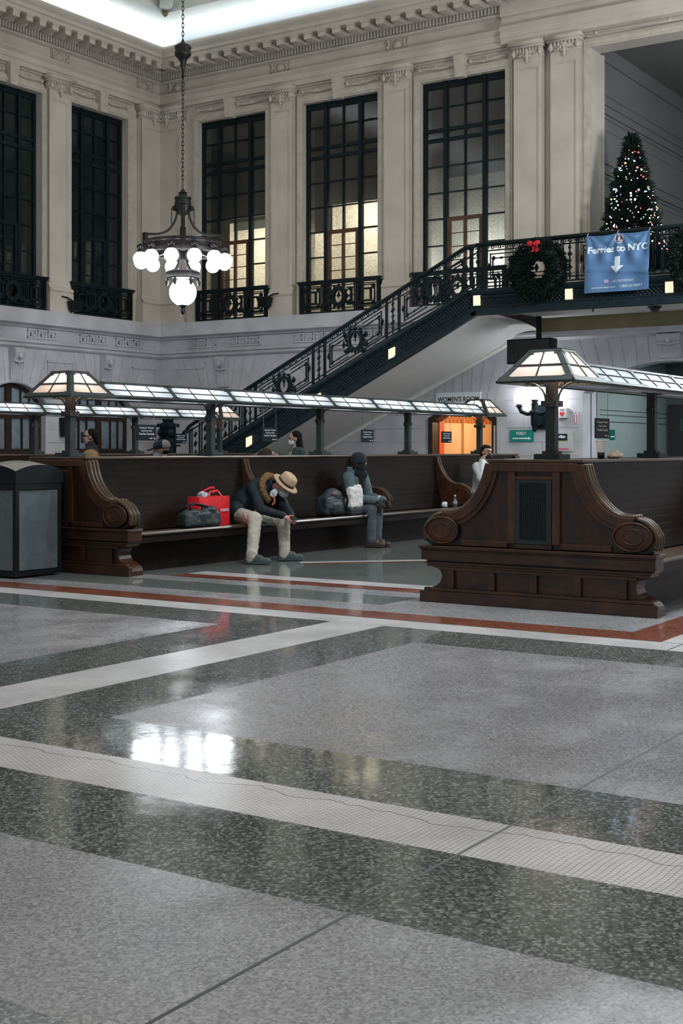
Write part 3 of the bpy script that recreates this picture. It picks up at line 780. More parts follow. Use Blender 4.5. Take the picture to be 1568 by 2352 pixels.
# ---- cove and ceiling
cv = MB()
PROF_COVE = [(.30, 13.05), (.30, 13.32), (.36, 13.34), (.36, 13.37), (.31, 13.40), (.36, 13.50), (.50, 13.62), (.72, 13.71), (1.0, 13.76), (1.30, 13.78)]
cv.strip(PROF_COVE, lambda p, z, a: WR(a, z, p), -24, YW); cv.strip(PROF_COVE, lambda p, z, a: WL(a, z, p), -20, XW)
cv.build(trim_name(), WHITE_P, kind='structure', smooth=False)
RIB = mat('pale green ceiling rib', (.60, .64, .60), .6, var=.05)
CREST = mat('gilded brown crest', (.20, .15, .07), .5, var=.2)
ce = MB(); cx1, cy1 = XW-1.3, YW-1.3
ce.box(-20, -24, 14.6, cx1+.8, cy1+.8, 14.7)
def rib(a, b, w, z0, z1):
    a = Vector((*a, 0)); b = Vector((*b, 0)); t = (b-a).normalized(); n = Vector((-t.y, t.x, 0))*w/2
    ce.hexa([a-n+Vector((0,0,z0)), b-n+Vector((0,0,z0)), b+n+Vector((0,0,z0)), a+n+Vector((0,0,z0))], [a-n+Vector((0,0,z1)), b-n+Vector((0,0,z1)), b+n+Vector((0,0,z1)), a+n+Vector((0,0,z1))])
rib((cx1, -24), (cx1, cy1+.3), .6, 13.74, 14.6); rib((-20, cy1), (cx1-.3, cy1), .6, 13.74, 14.6)
for k in range(13): rib((cx1-3.4*(k+1), -24), (cx1-3.4*(k+1), cy1), .4, 13.82, 14.6)
for k in range(14): rib((-20, cy1-3.4*(k+1)), (cx1, cy1-3.4*(k+1)), .4, 13.82, 14.6)
rib((cx1-3.4, cy1-3.4), (cx1-.2, cy1-.2), .35, 13.80, 14.6)
ce.k = 1; ce.lathe([(.001, 13.60), (.08, 13.66), (.10, 13.70), (.06, 13.80), (.001, 13.98)], (cx1-.36, cy1-.36, 0), 8)
ceiling = ce.build('ceiling', [RIB, CREST], kind='structure')
SKY = glow('amber skylight glass', (1.0, .93, .80), .42)
sk = MB()
for i in range(14):
    for j in range(14):
        x1 = cx1-3.4*i-.3; y1 = cy1-3.4*j-.3
        if x1-2.8 > -20: sk.box(x1-2.8, y1-2.8, 14.25, x1, y1, 14.3)
sk.build('skylight_glass', SKY, ceiling)
# ================================================================ IRONWORK, STAIRS, BALCONY
def studded():
    m = mat('studded iron plate', (.0085, .0188, .025), .46, spec=.18, var=.25, scale=7)
    nt = m.node_tree; N = nt.nodes; L = nt.links
    g = N.new('ShaderNodeNewGeometry'); s = N.new('ShaderNodeSeparateXYZ'); L.new(g.outputs['Position'], s.inputs[0])
    hs = []
    for ax in ('Y', 'Z'):
        a = N.new('ShaderNodeMath'); a.operation = 'MULTIPLY'; a.inputs[1].default_value = 2*PI/.10; L.new(s.outputs[ax], a.inputs[0])
        b = N.new('ShaderNodeMath'); b.operation = 'SINE'; L.new(a.outputs[0], b.inputs[0]); hs.append(b)
    c = N.new('ShaderNodeMath'); c.operation = 'MULTIPLY'; L.new(hs[0].outputs[0], c.inputs[0]); L.new(hs[1].outputs[0], c.inputs[1])
    bp = N.new('ShaderNodeBump'); bp.inputs['Strength'].default_value = .8; bp.inputs['Distance'].default_value = .03
    L.new(c.outputs[0], bp.inputs['Height']); L.new(bp.outputs[0], N['Principled BSDF'].inputs['Normal'])
    return m
STUD = studded()
XF = 27.4; SL = .49
def ztop(Y): return 5.09 if Y <= 14.45 else 5.09-SL*(Y-14.45)
def zbot(Y): return 4.48 if Y <= 14.19 else 4.48-.495*(Y-14.19)
def bar(mb, P, a, b, w, x0=-.018, x1=.018):
    """flat bar in the rail's own plane from a=(s,t) to b"""
    a = Vector((*a, 0)); b = Vector((*b, 0)); t = (b-a).normalized(); n = Vector((-t.y, t.x, 0))*w/2
    q = [a-n, b-n, b+n, a+n]; j = R.uniform(0, .003)
    mb.hexa([P(v.x, v.y, x0-j) for v in q], [P(v.x, v.y, x1+j) for v in q])
def ring(mb, P, c, r, w, n=14, x0=-.016, x1=.016, ry=None):
    ry = ry or r
    for i in range(n):
        a, b = 2*PI*i/n, 2*PI*(i+1)/n
        q = [(c[0]+(r-w/2)*cos(a), c[1]+(ry-w/2)*sin(a)), (c[0]+(r-w/2)*cos(b), c[1]+(ry-w/2)*sin(b)), (c[0]+(r+w/2)*cos(b), c[1]+(ry+w/2)*sin(b)), (c[0]+(r+w/2)*cos(a), c[1]+(ry+w/2)*sin(a))]
        mb.hexa([P(*v, x0) for v in q], [P(*v, x1) for v in q])
def leaf(mb, P, c, w, h, x1=.03):
    for s in (-1, 1):
        mb.add([P(c[0], c[1]-h/2, .0), P(c[0]+s*w/2, c[1], 0), P(c[0], c[1]+h/2, 0), P(c[0], c[1], x1), P(c[0], c[1], -x1)], [(0, 1, 3), (1, 2, 3), (0, 1, 4), (1, 2, 4)])
def group_bars(mb, P, s):
    for d in (-.20, -.155, .155, .20): bar(mb, P, (s+d, .05), (s+d, 1.0), .022)
    for k in range(5):
        t = .2+k*.15; leaf(mb, P, (s, t), .13 if k % 2 else .09, .17)
    bar(mb, P, (s, .08), (s, .98), .02)
def panel_frame(mb, P, s0, s1):
    for t in (.055, .145): bar(mb, P, (s0-.3, t), (s1+.3, t), .028)
    bar(mb, P, (s0-.3, .885), (s1+.3, .885), .026)
    m = (s0+s1)/2
    for sg, e in ((1, s0), (-1, s1)):
        bar(mb, P, (e+sg*.06, .2), (e+sg*.06, .82), .02)
        bar(mb, P, (e+sg*.12, .3), (e+sg*.12, .7), .026)
        bar(mb, P, (e+sg*.12, .70), (m-sg*.22, .70), .022); bar(mb, P, (e+sg*.12, .30), (m-sg*.22, .30), .022)
        bar(mb, P, (e+sg*.06, .80), (m-sg*.2, .80), .02); bar(mb, P, (e+sg*.06, .21), (m-sg*.2, .21), .02)
        for t in (.3, .7): leaf(mb, P, (e+sg*.14, t), .13, .13); leaf(mb, P, (e+sg*.34, t), .12, .07)
        leaf(mb, P, (e+sg*.02, .52), .09, .2)
    s = s0-.25
    while s < s1+.25:
        ring(mb, P, (s, .955), .034, .016, 8); leaf(mb, P, (s+.09, .955), .06, .05); s += .18
def medallion(name, P, c, par, lab=None):
    m = MB(); o = Vector(P(c[0], c[1], 0))
    U = lambda s, t, x: (o.x+x, o.y-(s-c[0]), o.z+(t-c[1]))       # stands upright on the slope
    ring(m, U, c, .20, .05, 24, -.035, .035, .225); ring(m, U, c, .165, .02, 24, -.05, .05, .19)
    for k in range(16):
        a = 2*PI*k/16
        if sin(a) > .75: continue
        m.sphere(U(c[0]+.262*cos(a), c[1]+.28*sin(a), 0), (.035, .045, .05), 8)
    leaf(m, U, (c[0], c[1]+.11), .11, .2, .04); leaf(m, U, (c[0], c[1]+.01), .05, .14, .04); leaf(m, U, (c[0], c[1]+.29), .16, .12, .04)
    for s in (-1, 1):
        leaf(m, U, (c[0]+s*.31, c[1]+.14), .15, .2, .04); leaf(m, U, (c[0]+s*.24, c[1]-.27), .24, .16, .04); leaf(m, U, (c[0]+s*.14, c[1]+.27), .16, .10, .04); leaf(m, U, (c[0]+s*.34, c[1]-.10), .12, .22, .04)
    m.build(name, IRON, par)
GLOWP = mat('lit cream light panel', (.55, .45, .32), .5, var=.12, scale=20, emit=(1, .82, .56), es=.55)

stairs = thing('staircase', 'long black iron staircase climbing the back wall to the balcony', 'staircase', (XF, 18.0, 0))
def PS(Y0):
    return lambda s, t, x: (XF+x, Y0-s, ztop(Y0-s)+t)
# stringer plate with mouldings
st = MB(); Yl, Yr = 23.3, 14.45
def sl(mb, o0, o1, x0, x1, fn0, fn1, ya, yb, n=1):
    for i in range(n):
        a = ya+(yb-ya)*i/n; b = ya+(yb-ya)*(i+1)/n
        mb.hexa([(x0, a, fn0(a)+o0), (x1, a, fn0(a)+o0), (x1, b, fn0(b)+o0), (x0, b, fn0(b)+o0)], [(x0, a, fn1(a)+o1), (x1, a, fn1(a)+o1), (x1, b, fn1(b)+o1), (x0, b, fn1(b)+o1)])
st.k = 0; sl(st, 0, 0, XF-.03, XF+.06, lambda y: max(0, zbot(y)), ztop, Yl, 14.30, 1)
st.k = 1
sl(st, -.09, .0, XF-.09, XF+.07, ztop, ztop, Yl, 14.42); sl(st, -.13, -.09, XF-.06, XF, ztop, ztop, Yl, 14.42)
sl(st, .0, .12, XF-.08, XF+.07, zbot, zbot, 23.1, 14.19); sl(st, .12, .2, XF-.055, XF, zbot, zbot, 23.1, 14.19); sl(st, .2, .24, XF-.07, XF, zbot, zbot, 23.1, 14.19)
st.build('stringer', [STUD, IRON_D], stairs)
lp = MB()
for Y in (16.49, 18.67, 20.85):
    lp2 = MB(); zc = ztop(Y)-.40
    lp2.hexa([(XF-.075, Y+.085, zc-.15), (XF-.02, Y+.085, zc-.15), (XF-.02, Y-.085, zc-.09), (XF-.075, Y-.085, zc-.09)], [(XF-.075, Y+.085, zc+.09), (XF-.02, Y+.085, zc+.09), (XF-.02, Y-.085, zc+.15), (XF-.075, Y-.085, zc+.15)])
    lp2.build('light_panel', GLOWP, stairs)
# flight: soffit + steps
fl = MB(); NX = 9
def zwall(Y):
    z = 4.02-.478*(Y-14.663)
    if Y < 14.7: t = min(1, (14.7-Y)/1.0); z0_ = 4.02+.478*(14.663-Y); z = z0_*(1-t)+4.26*t
    return z
def sof(Y, i):
    t = i/(NX-1); zf = zbot(Y)-.0; zw = zwall(Y); c = t**2.2
    return (XF+.05+(XW-XF-.05)*t, Y, zf+(zw-zf)*c)
Ys = [23.0, 21.5, 20, 19, 18, 17, 16, 15.2, 14.7, 14.5, 14.3, 14.19, 14.0, 13.85, 13.7]
for a, b in zip(Ys, Ys[1:]):
    for i in range(NX-1): fl.quad(sof(a, i), sof(a, i+1), sof(b, i+1), sof(b, i))
fl.build('soffit', GREYP, stairs, smooth=True)
sm = MB(); pts = [(XW-.03, Y, zwall(Y)) for Y in [22.5, 20, 19, 18, 17, 16, 15, 14.7, 14.5, 14.3, 14.1, 13.9, 13.7]]
sm.tube(pts, .075, 8); sm.tube([(x-.10, y, z+.06) for x, y, z in pts], .05, 8); sm.tube([(x-.19, y, z+.07) for x, y, z in pts], .03, 6); sm.build('soffit_moulding', mat('pale moulding plaster', (.68, .65, .61), .6, var=.05), stairs, smooth=True)
sp = MB(); n = 30
for k in range(n):
    Y = 23.2-k*(23.2-14.45)/n; z = ztop(Y)-.12; sp.box(XF+.06, Y-.3, z-.17, 29.95, Y, z)
sp.build('steps', STONE, stairs)
# railing modules on the slope
for k, Y0 in enumerate((16.49, 18.67, 20.85)):
    P = PS(Y0); L_ = (16.49-14.17 if k == 0 else 2.18); m = MB()
    group_bars(m, P, 0.0); panel_frame(m, P, .27, L_-.27); m.build('railing_panel', IRON, stairs)
    medallion('railing_medallion', P, (L_/2, .5), stairs)
P = PS(23.0); m = MB()
for k in range(6):
    s = .1+k*.34; bar(m, P, (s, 0), (s, .95), .03); bar(m, P, (s+.08, 0), (s+.08, .95), .02)
    for t in (.2, .45, .7): leaf(m, P, (s+.2, t), .14, .2)
for t in (.055, .145, .885): bar(m, P, (0, t), (2.15, t), .028)
m.build('railing_panel', IRON, stairs)
hr = MB(); pts = [(XF, 23.62, 1.95), (XF, 23.45, 1.72), (XF, 23.2, 1.70), (XF, 22.9, ztop(22.9)+1.03)]+[(XF, y, ztop(y)+1.03) for y in (22, 20, 18, 16, 14.75)]+[(XF, 14.5, 6.09), (XF, 14.2, 6.125)]
hr.tube(pts, .05, 8); hr.build('handrail', IRON, stairs, smooth=True)
nw = MB(); Yn = 23.67
nw.box(XF-.22, Yn-.22, 0, XF+.22, Yn+.22, .5); nw.box(XF-.16, Yn-.16, .5, XF+.16, Yn+.16, 1.95); nw.box(XF-.22, Yn-.22, 1.95, XF+.22, Yn+.22, 2.05); nw.box(XF-.24, Yn-.24, 1.42, XF+.24, Yn+.24, 1.47)
nw.lathe([(.2, 2.05), (.14, 2.1), (.17, 2.16), (.10, 2.22), (1e-3, 2.24)], (XF, Yn, 0), 12)
for s in (-1, 1):
    for z in (1.3, 1.55, 1.8): nw.sphere((XF-.1, Yn+s*.17, z), (.1, .1, .13), 8); nw.sphere((XF-.17, Yn, z), (.07, .12, .13), 8)
nw.build('newel_post', IRON, stairs)

# ---- the balcony
balcony = thing('balcony', 'black iron fronted balcony reached by the staircase, with studded fascia', 'balcony', (XF, 10, 4.5))
fb = MB(); y1, y0 = 14.32, 4.0
fb.k = 0; fb.box(XF-.03, y0, 4.48, XF+.06, y1, 5.09)
fb.k = 1
for a, b, p in [(5.0, 5.09, .09), (4.96, 5.0, .06), (4.88, 4.93, .05), (4.48, 4.60, .08), (4.60, 4.65, .06), (4.66, 4.70, .045)]: fb.box(XF-p, y0, a, XF+.07, y1, b)
fb.build('fascia', [STUD, IRON_D], balcony)
dk = MB(); dk.box(XF+.06, y0, 4.95, XW, y1, 5.06); dk.k = 1; dk.box(XF+.06, y0, 4.56, XW, 13.5, 4.60); dk.box(XF+.06, 13.5, 4.56, XF+.6, 14.19, 4.60)
dk.build('deck', [STONE, GREYP], balcony)
ob = MB(); ob.box(XW-.37, y0, 4.22, XW-.002, 13.7, 4.565); ob.k = 1; ob.box(XW-.43, y0, 4.14, XW-.002, 13.7, 4.22); ob.box(XW-.40, y0, 4.08, XW-.002, 13.7, 4.14)
ob.build('ochre_band', [OCHRE, STONE], balcony)
for Y in (14.17, 11.86, 9.55, 7.24):
    q = MB(); q.box(XF-.075, Y-.085, 4.71, XF-.02, Y+.085, 4.945); q.build('light_panel', GLOWP, balcony)
PB = lambda Y0: (lambda s, t, x: (XF+x, Y0-s, 5.09+t))
for Y0 in (14.17, 11.86, 9.55, 7.24):
    m = MB(); P = PB(Y0); group_bars(m, P, 0); panel_frame(m, P, .27, 2.04)
    if Y0 == 14.17: group_bars(m, P, .02)
    m.build('railing_panel', IRON, balcony)
    if Y0 != 11.86: medallion('railing_medallion', P, (1.155, .5), balcony)
hr = MB(); hr.tube([(XF, 14.2, 6.125), (XF, 5, 6.125)], .055, 8); hr.build('handrail', IRON, balcony, smooth=True)
for Y in (11.3, 9.95):
    h = MB(); h.tube([(XF-.02, Y, 4.49), (XF-.02, Y, 4.40)], .018, 6); h.build('hook', BLACK, balcony)

# ---- iron balustrades in front of the windows
def balustrade(W, u0, u1, label, p=.27):
    c = W((u0+u1)/2, 5.07, p); b = thing('window_balustrade', label, 'railing', c, 'iron balustrades under the tall windows')
    L_ = u1-u0
    sg = 1
    P = lambda s, t, x: W(u0+s, 5.07+t, p+x)
    m = MB()
    for t, w in ((.03, .05), (.12, .025), (.74, .025), (.80, .03)): bar(m, P, (0, t), (L_, t), w)
    for s in (.02, .06, L_-.02, L_-.06, .72, .78, L_-.72, L_-.78): bar(m, P, (s, 0), (s, .86), .028)
    for c0, w in ((.4, .56), (L_-.4, .56)):
        for t in (.16, .69): bar(m, P, (c0-w/2, t), (c0+w/2, t), .03)
        for d in (-.14, .14): bar(m, P, (c0+d, .26), (c0+d, .60), .06)
        for t in (.27, .59): bar(m, P, (c0-.17, t), (c0+.17, t), .055)
        for d in (-.26, .26): bar(m, P, (c0+d, .16), (c0+d, .69), .03)
        for sx in (-1, 1):
            for tz in (.26, .6): leaf(m, P, (c0+sx*.22, tz+(.05 if tz > .4 else -.05)), .16, .17, .04)
    mid = L_/2
    for sx in (-1, 1):
        bar(m, P, (mid+sx*.26, .2), (mid+sx*(mid-.8), .2), .03); bar(m, P, (mid+sx*.26, .66), (mid+sx*(mid-.8), .66), .03)
        bar(m, P, (mid+sx*(mid-.86), .2), (mid+sx*(mid-.86), .66), .03); leaf(m, P, (mid+sx*(mid-.9), .43), .10, .3, .04)
        leaf(m, P, (mid+sx*.38, .62), .2, .14, .04); leaf(m, P, (mid+sx*.36, .26), .3, .18, .05); leaf(m, P, (mid+sx*.5, .2), .2, .12, .04)
    m.build('iron_panel', IRON, b)
    m2 = MB(); cc = (mid, .43)
    ring(m2, P, cc, .21, .10, 20, -.03, .04, .24); ring(m2, P, cc, .15, .03, 20, -.04, .05, .18); leaf(m2, P, (mid, .48), .10, .22, .04)
    for k in range(12):
        a = 2*PI*k/12; leaf(m2, P, (mid+.285*cos(a), .43+.31*sin(a)), .11, .12, .04)
    m2.build('medallion', IRON, b)
    t = MB(); wbox(t, W, u0-.05, u1+.05, 5.92, 5.97, p-.05, p+.07); wbox(t, W, u0-.03, u1+.03, 5.87, 5.92, p-.03, p+.04)
    t.build('top_rail', IRON, b)
    for s in (u0, u1):
        r = MB(); wbox(r, W, s-.02, s+.02, 5.07, 5.9, .09, p); r.build('side_return', IRON, b)
balustrade(WR, 22.06, 24.62, 'black iron balustrade under the lit tall window behind the hanging chandelier')
balustrade(WR, 18.32, 20.90, 'black iron balustrade under the middle tall window of the back wall')
balustrade(WR, 14.62, 17.28, 'black iron balustrade under the tall window partly hidden behind the staircase')
balustrade(WL, 26.08, 28.5, 'black iron balustrade under the dark window nearest the room corner')
balustrade(WL, 22.7, 25.1, 'black iron balustrade under the dark window farther from the room corner')

# ================================================================ BENCHES
PROF_B = [(.42, 1.252), (.452, 1.235), (.47, 1.17), (.495, 1.09), (.535, 1.01), (.585, .935), (.65, .868), (.725, .822), (.80, .803), (.905, .80), (.91, .785), (.97, .763), (1.025, .72), (1.062, .672), (1.075, .625), (1.07, .575), (1.045, .53), (1.0, .507)]
PROF_BS = smooth_line(PROF_B[1:10], 3); PROF_AS = smooth_line(PROF_B[10:], 3)
PROF_UP = [PROF_B[0]]+PROF_BS+PROF_AS
PROF_LOW = [(1.09, .505), (1.095, .487), (1.09, .47), (1.075, .462), (1.078, .375), (1.06, .352), (1.04, .34), (1.04, .318), (1.0, .308), (.955, .30), (.93, .282), (.915, .25), (.915, .215), (.93, .178), (.965, .148), (1.02, .128), (1.06, .105), (1.085, .08), (1.095, .05), (1.095, 0)]
def make_bench(X0, Yc, L_, label, ends=True):
    b = thing('waiting_bench', label, 'bench', (X0, Yc, 0), 'long oak waiting benches')
    def end_panel(x, sg):
        m = MB(); th = .17
        fn = lambda y, z, a: (X0+x+sg*a, Yc+y, z)
        up = PROF_UP+[(-y, z) for y, z in reversed(PROF_UP)]
        lo = PROF_LOW+[(-y, z) for y, z in reversed(PROF_LOW)]
        m.k = 0; m.prism(up, fn, .02, th); m.k = 2; m.prism([(y*.99, z) for y, z in lo], fn, .02, th+.05)
        m.k = 1
        # raised frame work on the face
        def fbx(y0, y1, z0, z1, p): m.box(X0+x+sg*.03, Yc+y0, z0, X0+x-sg*(p+R.uniform(0, .0016)), Yc+y1, z1)
        fbx(-.40, .40, 1.17, 1.245, .012)
        for s in (-1, 1):
            fbx(s*.17, s*.245, .55, 1.17, .008); fbx(s*.245, s*.70, .512, .565, .006)
            ctr = (1.02, 1.22)           # the frame follows the sweep of the edge
            def inset(d):
                out = []
                for y, z in PROF_BS:
                    v = Vector((ctr[0]-y, ctr[1]-z)).normalized(); out.append((y-v.x*d, z-v.y*d))
                return out
            in1, in2 = inset(.085), inset(.125)
            m.prism([(s*y, z) for y, z in PROF_BS+in1[::-1]], lambda y, z, a: fn(y, z, a), .03, -.012)
            m.prism([(s*y, z) for y, z in in1+in2[::-1]], lambda y, z, a: fn(y, z, a), .03, -.004)
        fbx(-.17, .17, 1.10, 1.13, .008); fbx(-.17, .17, .51, .55, .008)
        m.k = 2
        for z0, z1, hw, p in [(.478, .505, 1.10, .055), (.462, .478, 1.09, .035), (.375, .462, 1.085, .03), (.340, .360, 1.05, .02), (.318, .340, 1.035, .012), (0, .10, 1.10, .03), (.10, .13, 1.06, .02)]:
            fbx(-hw, hw, z0, z1, p)
        for y in (-.80, -.40, .0, .40, .80): fbx(y-.035, y+.035, .13, .318, .012)
        fbx(-.92, .92, .29, .318, .017)
        o = m.build('end_panel', [WOODP, WOODE, WOODH], b, bevel=.006)
        v = MB()
        Q = Matrix(((0, 0, -1), (1, 0, 0), (0, 1, 0)))
        for s in (-1, 1):
            c = (X0+x-sg*.005, Yc+s*.885, .645)
            v = MB(); v.sphere(c, (.014, .165, .112), 24)
            for rr in (1.0, .55): 
                pts = [(c[0]-sg*.012, c[1]+.165*rr*cos(2*PI*k/24), c[2]+.115*rr*sin(2*PI*k/24)) for k in range(25)]
                v.tube(pts, .009, 6, cap=False)
            v.build('scroll', WOODE, o, smooth=True)
        for s in (-1, 1):
            r = MB()
            for xx in (.035, .09, .145):
                r.tube([(X0+x+sg*xx, Yc+s*(y+.002), z+.002) for y, z in PROF_BS], .024, 8)
                r.tube([(X0+x+sg*xx, Yc+s*(y+.002), z+.002) for y, z in PROF_AS[:-4]], .026, 8)
            r.build('reeded_edge', WOODT, o, smooth=True)
        return o
    e0 = end_panel(0, 1); end_panel(L_, -1)
    gr = MB(); gr.box(X0-.012, Yc-.168, .553, X0+.03, Yc-.125, 1.10); gr.box(X0-.012, Yc+.125, .553, X0+.03, Yc+.168, 1.10); gr.box(X0-.011, Yc-.125, .553, X0+.03, Yc+.125, .585); gr.box(X0-.011, Yc-.125, 1.075, X0+.03, Yc+.125, 1.10)
    gr.box(X0+.005, Yc-.13, .56, X0+.02, Yc+.13, 1.09)
    for k in range(13): y = -.12+.02*k; gr.box(X0-.006, Yc+y-.003, .58, X0, Yc+y+.003, 1.08)
    for k in range(26): z = .59+.019*k; gr.box(X0-.008, Yc-.13, z, X0-.002, Yc+.13, z+.004)
    gr.build('vent_grille', GRILLE, b)
    bk = MB(); prof = []
    n = 11
    for i in range(n+1):
        t = i/n; z = 1.245-t*.80; y = .43+.13*t**1.6
        if i > 0: prof += [(y-.008, z+.006), (y-.008, z+.001)]
        prof += [(y, z)]
    for s in (-1, 1): bk.strip(prof, lambda y, z, a, s=s: (X0+a, Yc+s*y, z), .1, L_-.1)
    bk.box(X0+.1, Yc-.42, .05, X0+L_-.1, Yc+.42, 1.24)
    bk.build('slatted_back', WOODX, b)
    tp = MB(); tp.box(X0+.0, Yc-.445, 1.246, X0+L_, Yc+.445, 1.275); tp.build('top_board', WOODT, b, bevel=.008)
    for s in (-1, 1):
        se = MB()
        pr = [(.48, .405), (1.03, .455-.03), (1.055, .425), (1.06, .44), (1.05, .458), (.98, .462), (.75, .445), (.52, .43)]
        se.prism([(s*y, z) for y, z in pr], lambda y, z, a: (X0+a, Yc+y, z), .12, L_-.12)
        se.k = 1; se.box(X0+.12, Yc+s*.99, .34, X0+L_-.12, Yc+s*1.03, .43)
        se.build('seat', [WOODT, WOODX], b)
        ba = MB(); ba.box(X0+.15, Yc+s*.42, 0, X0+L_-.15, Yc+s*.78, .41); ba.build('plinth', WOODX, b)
    for xd in (2.85, 5.4, 7.89):
        for s in (-1, 1):
            a = MB(); pl = [(.43, 1.25)]+PROF_BS+PROF_AS+[(.55, .46), (.43, .46)]
            a.k = 0; a.prism([(s*(y-.01), z) for y, z in pl], lambda y, z, q: (X0+xd+q, Yc+y, z), -.05, .05)
            a.k = 1
            for xx in (-.03, .03):
                a.tube([(X0+xd+xx, Yc+s*y, z+.002) for y, z in PROF_BS], .022, 8); a.tube([(X0+xd+xx, Yc+s*y, z+.002) for y, z in PROF_AS[:-4]], .024, 8)
            o = a.build('armrest', [WOODE, WOODT], b)
            v = MB(); pts = [(X0+xd-.055, Yc+s*.9+.13*cos(2*PI*k/20), .645+.09*sin(2*PI*k/20)) for k in range(21)]
            v.tube(pts, .012, 6, cap=False); v.build('scroll', WOODE, o, smooth=True)
    return b
BL = 10.85
bench_l = make_bench(10.45, 10.65, BL, 'long dark oak bench where the person in the straw hat sits')
bench_r = make_bench(10.24, 4.765, BL, 'dark oak bench whose carved end panel with a black vent grille faces us')
bench_b = make_bench(10.45, 16.54, BL, 'dark oak bench farthest from us, showing only its top before the arched doors')

# ================================================================ CANOPY LIGHTS ON THE BENCHES
LIGHTS = []
def area(name, loc, sx, sy, power, col, rot):
    l = bpy.data.lights.new(name, 'AREA'); l.shape = 'RECTANGLE'; l.size = sx; l.size_y = sy; l.energy = power; l.color = col
    o = bpy.data.objects.new(name, l); COL.objects.link(o); o.location = loc; o.rotation_euler = rot; return o
def point(name, loc, r, power, col):
    l = bpy.data.lights.new(name, 'POINT'); l.shadow_soft_size = r; l.energy = power; l.color = col
    o = bpy.data.objects.new(name, l); COL.objects.link(o); o.location = loc; return o
WARM = (1.0, .80, .65); COOL = (.86, .93, 1.0)
ZE, ZT = 1.955, 2.222
def make_canopy(X0, Yc, label, lit, lampw=(11, 9), first_panel=0, stripw=4.6):
    c = thing('bench_canopy_light', label, 'light', (X0, Yc, 1.275), 'glass canopy lights along the benches')
    npost = 5; dx = 2.5
    Lx = dx*(npost-1)-.02
    for i in range(npost):
        x = X0+i*dx; p = MB(); end = i in (0, npost-1)
        p.k = 0; p.box(x-.12, Yc-.12, 1.275, x+.12, Yc+.12, 1.322); p.box(x-.067, Yc-.067, 1.322, x+.067, Yc+.067, 1.348)
        p.box(x-.043, Yc-.043, 1.348, x+.043, Yc+.043, 1.74)
        p.k = 1 if end else 0; p.box(x-.043, Yc-.043, 1.74, x+.043, Yc+.043, 1.97)
        po = p.build('post', [LAMPM, LAMPW], c, bevel=.004)
        kb = MB()
        if end: kb.box(x-.073, Yc-.073, 1.735, x+.073, Yc+.073, 1.787)
        else:
            kb.box(x-.085, Yc-.03, 1.735, x+.085, Yc+.03, 1.787)
        for d in ([(1, 0), (-1, 0), (0, 1), (0, -1)] if end else [(1, 0), (-1, 0)]):
            pts = []; k = MB()
            for q in range(8):
                a = PI/2*q/7; pts.append((x+d[0]*(.06+.16*(1-cos(a))), Yc+d[1]*(.06+.16*(1-cos(a))), 1.787+.16*sin(a)))
            k.tube(pts, .009, 6)
            e = pts[-1]; k.cbox((e[0], e[1], 1.95), (.05, .05, .03))
            k.build('bracket_arm', LAMPW if end else LAMPM, po); kb.sphere((x+d[0]*(.076 if end else .088), Yc+d[1]*(.076 if end else .088), 1.76), .012, 8)
        kb.build('collar', LAMPW if end else LAMPM, po)
    # end lamps: truncated glass pyramids
    def frus(x, s): # 4 corners
        return None
    A, B = .35, .143
    for i, x in enumerate((X0, X0+Lx)):
        f = MB(); g = MB()
        cor = [(-1, -1), (1, -1), (1, 1), (-1, 1)]
        lo = [Vector((x+a*A, Yc+b*A, ZE)) for a, b in cor]; hi = [Vector((x+a*B, Yc+b*B, ZT)) for a, b in cor]
        for k in range(4):
            l0, l1, h0, h1 = lo[k], lo[(k+1) % 4], hi[k], hi[(k+1) % 4]
            g.quad(l0, l1, h1, h0)
            def at(u, v): return (l0*(1-u)+l1*u)*(1-v)+(h0*(1-u)+h1*u)*v
            nrm = (l1-l0).cross(h0-l0).normalized()
            def fb2(u0, v0, u1, v1, w, t=.010):
                a, b = at(u0, v0), at(u1, v1); d = (b-a).normalized(); n = nrm.cross(d)*w/2
                f.hexa([a-n-nrm*t, b-n-nrm*t, b+n-nrm*t, a+n-nrm*t], [a-n+nrm*t, b-n+nrm*t, b+n+nrm*t, a+n+nrm*t])
            fb2(.034, 0, .083, 1, .048, .007); fb2(.966, 0, .917, 1, .048, .0075); fb2(0, .03, 1, .03, .05, .012); fb2(0, .98, 1, .98, .03, .012)
            fb2(0, .5, 1, .5, .011); fb2(.5, 0, .5, 1, .011)
            for u, sg in ((.04, 1), (.96, -1)):
                fb2(u, .06, u+sg*.1, .06, .045, .011); fb2(u+sg*.03, .93, u+sg*.16, .93, .045, .011)
        f.box(x-B-.01, Yc-B-.01, ZT-.006, x+B+.01, Yc+B+.01, ZT+.014)
        f.box(x-A-.015, Yc-A-.015, ZE-.022, x+A+.015, Yc-A+.03, ZE-.0); f.box(x-A-.015, Yc+A-.03, ZE-.022, x+A+.015, Yc+A+.015, ZE)
        f.box(x-A-.015, Yc-A+.03, ZE-.022, x-A+.03, Yc+A-.03, ZE); f.box(x+A-.03, Yc-A+.03, ZE-.022, x+A+.015, Yc+A-.03, ZE)
        fo = f.build('lamp_frame', LAMPM, c); g.build('lamp_glass', SHADE, fo)
        if lampw[i]: 
            for dx_, dy_ in ((-.09, -.09), (.09, .09)): point('canopy_lamp', (x+dx_, Yc+dy_, ZT-.075), .035, lampw[i]/2, WARM)
    # the long glass strip
    HW, TW, ZS = .30, .125, 2.125
    xa, xb = X0+.33, X0+Lx-.33; n = 8; step = (xb-xa)/n
    f = MB(); g = MB()
